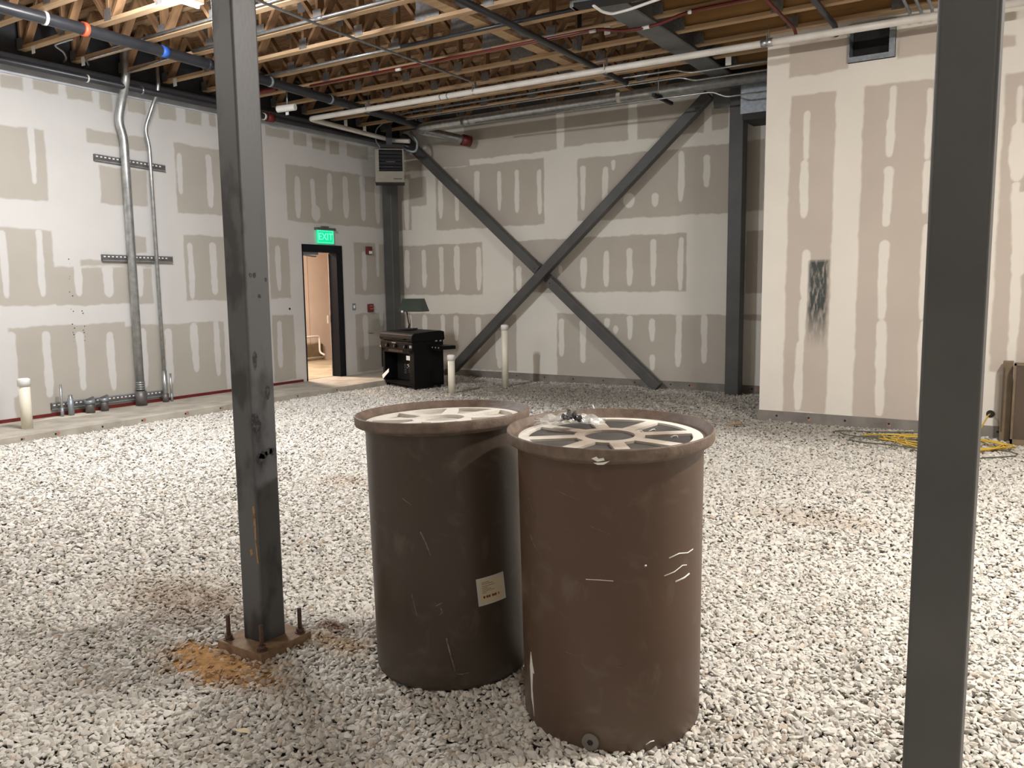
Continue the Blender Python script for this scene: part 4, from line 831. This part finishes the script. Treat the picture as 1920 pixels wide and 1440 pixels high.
b = MB(); b.add([(-.46, -Dp-.05, .17), (-.36, -Dp-.09, .12), (-.20, -Dp-.07, .24), (-.27, -Dp-.03, .29), (-.46, -Dp-.046, .172), (-.36, -Dp-.086, .122), (-.20, -Dp-.066, .242), (-.27, -Dp-.026, .292)], [(0,1,2,3),(7,6,5,4),(0,4,5,1),(1,5,6,2),(2,6,7,3),(3,7,4,0)]); pt_ = obj('hanging_paper', place(b, GC, GR), M_paper, t)
for sx in (-Wd+.06, Wd-.06):
    for sy in (-Dp+.05, Dp-.05):
        b = MB(); b.cyl((sx-.012, sy, .025), (sx+.012, sy, .025), .03, 14); obj('caster', place(b, GC, GR), M_blackm, t)
LP = Vector((-8.68, 10.42, .918)); LR = math.radians(12)
t = thing('desk_lamp', 'table lamp with a dark green tapered box shade, standing on the black grill', 'lamp', LP)
M_shade = mat('dark green shade', (.016, .034, .025), .35, c2=(.035, .042, .030), scale=3); M_brz = mat('bronze stem', (.07, .045, .02), .4, .5)
b = MB(); b.box((-.12, -.09, 0), (.12, .09, .018)); obj('base', place(b, LP, LR), M_blackm, t, bevel=.004)
b = MB(); b.tube([(0.0, 0, .015), (0.01, 0, .08), (-.005, 0, .14), (-.02, 0, .24), (-.03, 0, .30)], .017, 10, .010); obj('stem', place(b, LP, LR), M_brz, t)
b = MB(); b.tube([(0.03, 0, .02), (0.035, 0, .12), (.02, 0, .2), (.01, 0, .28)], .004, 6); obj('cord', place(b, LP, LR), M_brz, t)
b = MB()
def fr(hx, hy, z, ox): return [(ox-hx, -hy, z), (ox+hx, -hy, z), (ox+hx, hy, z), (ox-hx, hy, z)]
oo = fr(.22, .13, .29, .10)+fr(.165, .07, .50, .10); ii = fr(.213, .123, .29, .10)+fr(.158, .063, .495, .10)
b.add(oo+ii, [(0,1,5,4),(1,2,6,5),(2,3,7,6),(3,0,4,7),(4,5,6,7),(9,8,12,13),(10,9,13,14),(11,10,14,15),(8,11,15,12),(15,14,13,12),(0,8,9,1),(1,9,10,2),(2,10,11,3),(3,11,8,0)])
obj('shade', place(b, LP, LR), M_shade, t)
b = MB(); b.cyl((-.04, -.12, .295), (-.04, -.145, .295), .018, 10); obj('knob', place(b, LP, LR), M_white, t)

# ---------------------------------------------------------------- right wall: hole, cable, boards
t = thing('cable_hole', 'round black hole in the foot of the right wall where a cable comes out', 'hole', (-.354, 9.62, .24))
b = MB(); b.cyl((-.354, 9.619, .243), (-.354, 9.612, .243), .038, 20); obj('hole_disc', b, M_blackm, t)
def loop_pts(c, a, bb, rot, a0, a1, z, n, seed):
    r_ = random.Random(seed); ph = r_.uniform(0, 6)
    out = []
    for k in range(n):
        an = a0+(a1-a0)*k/(n-1); rr = 1+.10*math.sin(3*an+ph)+.05*math.sin(5*an+2*ph)
        x = a*rr*math.cos(an); y = bb*rr*math.sin(an)
        out.append((c[0]+x*math.cos(rot)-y*math.sin(rot), c[1]+x*math.sin(rot)+y*math.cos(rot), z+.012*math.sin(an*2+ph)+.006))
    return out
pts = [(-.354, 9.62, .243), (-.37, 9.56, .235), (-.42, 9.45, .12), (-.5, 9.3, .03)]
for k in range(5): pts += loop_pts((-.78+.03*k, 9.0-.05*k), .62-.05*k, .24+.03*k, -.12+.1*k, 0, 2*PI, .02+.004*k, 22, k)
pts += [(-.3, 8.75, .02), (-.2, 8.9, .02)]
b = MB(); b.tube(pts, .0075, 6); tag(obj('yellow_cable', b, M_yel), 'tangled yellow extension cable on the gravel, running up to the hole in the wall', 'cable')
pts = loop_pts((-1.25, 9.15), .52, .22, .3, .6, 2*PI+.2, .02, 30, 21)+loop_pts((-1.15, 8.7), .40, .18, -.35, 1, 2*PI-.6, .02, 22, 33)
b = MB(); b.tube(pts, .007, 6); tag(obj('green_cable', b, M_grnc), 'loose loops of dull green cable on the gravel left of the yellow coil', 'cable')
pts = loop_pts((-.55, 8.55), .42, .30, .1, 0, 2*PI, .02, 22, 51)
b = MB(); b.tube(pts, .006, 6); tag(obj('green_cable', b, M_grnc), 'single loop of dull green cable in front of the yellow coil', 'cable')
t = thing('wood_panel', 'narrow brown board standing against the right wall beside the cable hole', 'board', (-.2, 9.5, 0))
b = MB(); b.box((-.262, 9.42, -.01), (-.175, 9.56, .80)); obj('board', b, M_cabe, t); b = MB(); b.box((-.255, 9.415, .1), (-.242, 9.42, .74)); obj('edge_strip', b, M_cab, t)
t = thing('cabinet_door', 'brown framed cabinet side leaning at the right edge of the picture', 'board', (.05, 9.3, 0))
b = MB(); b.box((-.165, 9.25, -.01), (.42, 9.36, .80)); obj('board', b, M_cab, t)
b = MB(); b.box((-.165, 9.244, -.01), (-.145, 9.25, .80)); b.box((-.165, 9.244, .78), (.42, 9.25, .80)); b.box((-.165, 9.244, -.01), (.42, 9.25, .06)); obj('frame', b, M_cabe, t)

# rust streak and smudges on the left column
b = MB(); y_ = 2.3293
b.add([(x, y_, z) for x, z in ((-2.853, .655), (-2.838, .66), (-2.834, .60), (-2.836, .50), (-2.832, .44), (-2.828, .40), (-2.838, .40), (-2.846, .50), (-2.850, .58))], [tuple(range(9))])
b.add([(x, y_, z) for x, z in ((-2.885, .455), (-2.868, .462), (-2.862, .44), (-2.878, .425))], [(0, 1, 2, 3)])
b.v += []; obj('rust_streak', b, mat('ochre rust', (.34, .20, .09), .85, c2=(.12, .09, .06), scale=40, thr=(.45, .6)), cA)
M_smudge = mat('black smudge', (.012, .012, .013), .5, c2=(.05, .05, .052), scale=60, thr=(.5, .6))
b = MB(); r_ = random.Random(12); x_ = -2.8244
for (yc, zc, w_, h_) in ((2.365, .865, .028, .03), (2.385, .878, .03, .022), (2.41, .89, .024, .02), (2.43, .885, .02, .02), (2.38, 1.66, .012, .015), (2.36, 1.66, .01, .012), (2.40, 1.57, .012, .012), (2.44, 1.64, .008, .01), (2.35, 1.02, .03, .05), (2.42, 1.15, .02, .04), (2.36, 1.30, .016, .05)):
    m_ = 9; pts = [(x_, yc+w_*(.6+.5*r_.random())*math.cos(2*PI*k/m_), zc+h_*(.6+.5*r_.random())*math.sin(2*PI*k/m_)) for k in range(m_)]
    b.add(pts, [tuple(range(m_))])
o = obj('smudges', b, M_smudge, cA); o['kind'] = 'stuff'
# fallen leaves
for (x, y, s_, rz, lab, m_) in ((-2.78, 8.98, .10, .6, 'dry orange-brown leaf on the gravel near the corner of the right wall', mat('dry leaf', (.42, .23, .09), .8)), (-2.33, 1.81, .035, .2, 'small pale yellow leaf on the gravel in front of the left column', mat('yellow leaf', (.75, .66, .40), .7))):
    b = MB(); L = []
    for k in range(9):
        u_ = k/8; wd_ = math.sin(PI*u_)**.7*.38
        for sg in (-1, 0, 1): L.append(Vector(((u_-.5)*2, sg*wd_*(1-.15*math.sin(9*u_)), .18*abs(sg)*wd_*2+.12*math.sin(3*u_))))
    b.add([(x+s_*(v.x*math.cos(rz)-v.y*math.sin(rz)), y+s_*(v.x*math.sin(rz)+v.y*math.cos(rz)), .018+s_*v.z) for v in L], [(3*k+j, 3*k+3+j, 3*k+4+j, 3*k+1+j) for k in range(8) for j in (0, 1)])
    tag(obj('leaf', b, m_), lab, 'leaf')

# ---------------------------------------------------------------- clay round the left column
b = MB(); n = 40; vv = [(-2.88, 2.14, -.002)]
for k in range(n):
    a = 2*PI*k/n; r = (1+.22*math.sin(3*a+.5)+.12*math.sin(8*a)); vv.append((-2.88+.36*r*math.cos(a), 2.14+.13*r*math.sin(a), -.012))
b.add(vv, [(0, 1+k, 1+(k+1) % n) for k in range(n)], True); b.v[0] = (-2.88, 2.14, .004)
cl = obj('clay_patch', b, M_mud); tag(cl, 'orange clay showing through the gravel in front of the left column base', 'clay'); cl['kind'] = 'stuff'

# ---------------------------------------------------------------- gravel floor
def soil_mat():
    return mat('gravel bed soil', (.15, .135, .115), .95, c2=(.08, .072, .062), scale=30, bump=.5, bscale=80)
GX0, GX1, GY0, GY1 = -9.045, 5.0, -4.0, 11.86
nx, ny = 90, 100; b = MB()
b.box((XL, GY0, -.5), (GX1, GY1, -.022))
floor = struct(obj('floor', b, soil_mat()))

def stone_mat():
    m = bpy.data.materials.new('crushed limestone'); m.use_nodes = True; nt = m.node_tree; b = nt.nodes['Principled BSDF']
    b.inputs['Roughness'].default_value = .85; b.inputs['Specular IOR Level'].default_value = .25
    oi = nd(nt, 'ShaderNodeObjectInfo'); ge = nd(nt, 'ShaderNodeNewGeometry')
    rp = nd(nt, 'ShaderNodeValToRGB'); cr = rp.color_ramp
    stops = [(0, (.45, .43, .39)), (.15, (.58, .56, .52)), (.4, (.69, .67, .62)), (.65, (.75, .73, .67)), (.88, (.64, .61, .56)), (.97, (.64, .57, .49)), (1, (.48, .40, .32))]
    cr.elements[0].position = 0; cr.elements[0].color = (*stops[0][1], 1); cr.elements[1].position = 1; cr.elements[1].color = (*stops[-1][1], 1)
    for p_, c in stops[1:-1]: e = cr.elements.new(p_); e.color = (*c, 1)
    nt.links.new(oi.outputs['Random'], rp.inputs[0])
    # clay-stained stones round the column foot and a few brown spots, darker far gravel
    last = rp.outputs[0]
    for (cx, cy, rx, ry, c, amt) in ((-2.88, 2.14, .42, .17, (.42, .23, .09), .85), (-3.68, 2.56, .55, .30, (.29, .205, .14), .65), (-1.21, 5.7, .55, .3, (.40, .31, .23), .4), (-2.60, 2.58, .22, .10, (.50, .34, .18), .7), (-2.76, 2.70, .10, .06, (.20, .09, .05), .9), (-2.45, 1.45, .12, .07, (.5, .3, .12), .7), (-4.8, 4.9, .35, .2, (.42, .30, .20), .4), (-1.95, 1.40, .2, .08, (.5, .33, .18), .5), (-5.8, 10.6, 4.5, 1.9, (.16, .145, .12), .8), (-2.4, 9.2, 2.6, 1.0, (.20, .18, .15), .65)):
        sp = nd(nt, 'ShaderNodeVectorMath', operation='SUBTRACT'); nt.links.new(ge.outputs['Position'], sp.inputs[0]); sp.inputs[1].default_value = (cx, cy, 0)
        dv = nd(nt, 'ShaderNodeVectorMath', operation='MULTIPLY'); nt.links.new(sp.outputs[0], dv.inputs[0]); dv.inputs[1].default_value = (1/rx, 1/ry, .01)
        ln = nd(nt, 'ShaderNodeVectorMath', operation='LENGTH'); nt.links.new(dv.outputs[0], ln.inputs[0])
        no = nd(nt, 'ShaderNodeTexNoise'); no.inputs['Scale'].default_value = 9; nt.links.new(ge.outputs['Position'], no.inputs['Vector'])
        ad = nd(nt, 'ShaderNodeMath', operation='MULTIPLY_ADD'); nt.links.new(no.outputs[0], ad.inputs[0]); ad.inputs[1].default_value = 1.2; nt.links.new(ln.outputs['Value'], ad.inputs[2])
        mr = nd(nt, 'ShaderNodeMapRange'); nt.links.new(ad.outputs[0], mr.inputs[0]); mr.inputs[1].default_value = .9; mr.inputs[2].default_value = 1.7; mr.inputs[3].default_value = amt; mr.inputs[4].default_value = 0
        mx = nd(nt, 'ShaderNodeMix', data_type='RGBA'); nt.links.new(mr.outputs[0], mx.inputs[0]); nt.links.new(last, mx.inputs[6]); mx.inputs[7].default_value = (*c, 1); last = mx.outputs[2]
    nt.links.new(last, b.inputs['Base Color'])
    return m
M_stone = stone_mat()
def stone_mesh(seed):
    r_ = random.Random(seed); bm = bmesh.new()
    fl = r_.uniform(.36, .62); el = r_.uniform(1.15, 1.7)
    for _ in range(13):
        v = Vector((r_.gauss(0, 1), r_.gauss(0, 1), r_.gauss(0, 1))).normalized()
        bm.verts.new((v.x*.5*el, v.y*.5, v.z*.5*fl))
    bmesh.ops.convex_hull(bm, input=bm.verts[:])
    for v in [v for v in bm.verts if not v.link_faces]: bm.verts.remove(v)
    bmesh.ops.bevel(bm, geom=bm.edges[:], offset=.05, segments=1, affect='EDGES')
    bmesh.ops.triangulate(bm, faces=bm.faces[:])
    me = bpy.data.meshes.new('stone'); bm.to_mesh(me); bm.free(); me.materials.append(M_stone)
    return me
SM = [stone_mesh(100+i) for i in range(12)]
SINF = [(-3.03, 2.245, -2.74, 2.535)]
def blocked(x, y):
    bl = ((x-cR[0])**2+(y-cR[1])**2 < .31**2) | ((x-cL[0])**2+(y-cL[1])**2 < .297**2)
    bl |= (x > -3.02) & (x < -2.75) & (y > 2.255) & (y < 2.525)
    bl |= (x > -.23) & (x < -.12) & (y > 2.35) & (y < 2.45)
    bl |= (x > XC) & (y > YR-.03)
    return bl
def scatter(x0, x1, y0, y1, step, s0, s1, cond):
    xs = np.arange(x0, x1, step); ys = np.arange(y0, y1, step)
    X_, Y_ = np.meshgrid(xs, ys); X_ = X_.ravel()+rng.uniform(-.55, .55, X_.size)*step; Y_ = Y_.ravel()+rng.uniform(-.55, .55, Y_.size)*step
    k = cond(X_, Y_) & ~blocked(X_, Y_) & (X_ > x0) & (X_ < x1) & (Y_ < y1)
    X_, Y_ = X_[k], Y_[k]; n = X_.size
    S_ = rng.uniform(s0, s1, n)*np.where(rng.random(n) < .12, 1.35, 1)
    h = .006*np.sin(X_*2.1+1)*np.sin(Y_*1.7)+.004*np.sin(X_*5.3+Y_*4.1)
    clay = (((X_+2.88)/.36)**2+((Y_-2.14)/.14)**2 < 1) & (rng.random(n) < .38)
    dip = ((X_+3.6)**2/.4+(Y_-2.6)**2/.15 < 1)
    Z_ = rng.uniform(-.013, .006, n)+h-.003-.008*dip
    return np.stack([X_, Y_, Z_], 1)[~clay], S_[~clay]
near = lambda x, y: (x*x+y*y < 5.0**2) & (y > .6)
midz = lambda x, y: (x*x+y*y >= 5.0**2) & (x*x+y*y < 8.2**2) & (y > .6)
farz = lambda x, y: (x*x+y*y >= 8.2**2) & (y > .6)
back = lambda x, y: y <= .6
parts = [scatter(GX0, 3.2, .6, 6, .0152, .018, .031, near), scatter(GX0, 4.5, .6, 9, .0225, .025, .036, midz), scatter(GX0, 4.5, .6, GY1, .027, .030, .042, farz), scatter(GX0, 4.9, -3.9, .62, .05, .055, .07, back)]
P = np.concatenate([p for p, s in parts]); S_ = np.concatenate([s for p, s in parts]); N = len(P)
print('stones', N)
ROT = np.stack([rng.normal(0, .48, N), rng.normal(0, .48, N), rng.uniform(0, 6.283, N)], 1)
IDX = rng.integers(0, len(SM), N)
# the 300 nearest in view stand as objects of their own
fwv = np.array(fw); Cc = np.array((0, 0, 1.6)); d = P-Cc; zz = d @ fwv; uu = d @ np.array(r2)/zz; vv_ = d @ np.array(u2)/zz
inv = (zz > .5) & (np.abs(uu*F_PX) < 950) & (np.abs(vv_*F_PX) < 712) & (P[:, 2] > -.004)
score = np.where(inv, S_/np.linalg.norm(d, axis=1), 0); top = np.argsort(-score)[:300]
first = []
for j, i in enumerate(top):
    o = bpy.data.objects.new('stone', SM[j % 12] if j < 12 else SM[IDX[i]]); col.objects.link(o); o.parent = floor
    o.location = Vector(P[i])-floor.location; o.rotation_euler = ROT[i]; o.scale = (S_[i],)*3
    if j < 12: first.append(o)
keep = np.ones(N, bool); keep[top] = False; P, S_, ROT, IDX = P[keep], S_[keep], ROT[keep], IDX[keep]; N = len(P)
me = bpy.data.meshes.new('gravel'); me.vertices.add(N); me.vertices.foreach_set('co', (P-np.array(floor.location)).astype(np.float32).ravel())
for nm, ty, arr, f in (('rot', 'FLOAT_VECTOR', ROT, 'vector'), ('siz', 'FLOAT', S_, 'value'), ('idx', 'INT', IDX, 'value')):
    a = me.attributes.new(nm, ty, 'POINT'); a.data.foreach_set(f, arr.astype(np.int32 if ty == 'INT' else np.float32).ravel())
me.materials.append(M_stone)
gv = bpy.data.objects.new('gravel', me); col.objects.link(gv); gv.parent = floor; gv['kind'] = 'stuff'
ng = bpy.data.node_groups.new('gravel_scatter', 'GeometryNodeTree')
ng.interface.new_socket('Geometry', in_out='INPUT', socket_type='NodeSocketGeometry'); ng.interface.new_socket('Geometry', in_out='OUTPUT', socket_type='NodeSocketGeometry')
gi, go = ng.nodes.new('NodeGroupInput'), ng.nodes.new('NodeGroupOutput')
jn = ng.nodes.new('GeometryNodeJoinGeometry'); ip = ng.nodes.new('GeometryNodeInstanceOnPoints')
for o in reversed(first):
    on_ = ng.nodes.new('GeometryNodeObjectInfo'); on_.inputs['Object'].default_value = o; on_.inputs['As Instance'].default_value = True
    # the stone's own scale is undone, its mesh is used as modelled
    ng.links.new(on_.outputs['Geometry'], jn.inputs[0])
def named(nm, ty):
    n_ = ng.nodes.new('GeometryNodeInputNamedAttribute'); n_.data_type = ty; n_.inputs['Name'].default_value = nm; return n_.outputs['Attribute']
ng.links.new(gi.outputs[0], ip.inputs['Points']); ng.links.new(jn.outputs[0], ip.inputs['Instance']); ip.inputs['Pick Instance'].default_value = True
ng.links.new(named('idx', 'INT'), ip.inputs['Instance Index'])
er = ng.nodes.new('FunctionNodeEulerToRotation'); ng.links.new(named('rot', 'FLOAT_VECTOR'), er.inputs[0]); ng.links.new(er.outputs[0], ip.inputs['Rotation'])
ng.links.new(named('siz', 'FLOAT'), ip.inputs['Scale']); ng.links.new(ip.outputs[0], go.inputs[0])
md = gv.modifiers.new('scatter', 'NODES'); md.node_group = ng
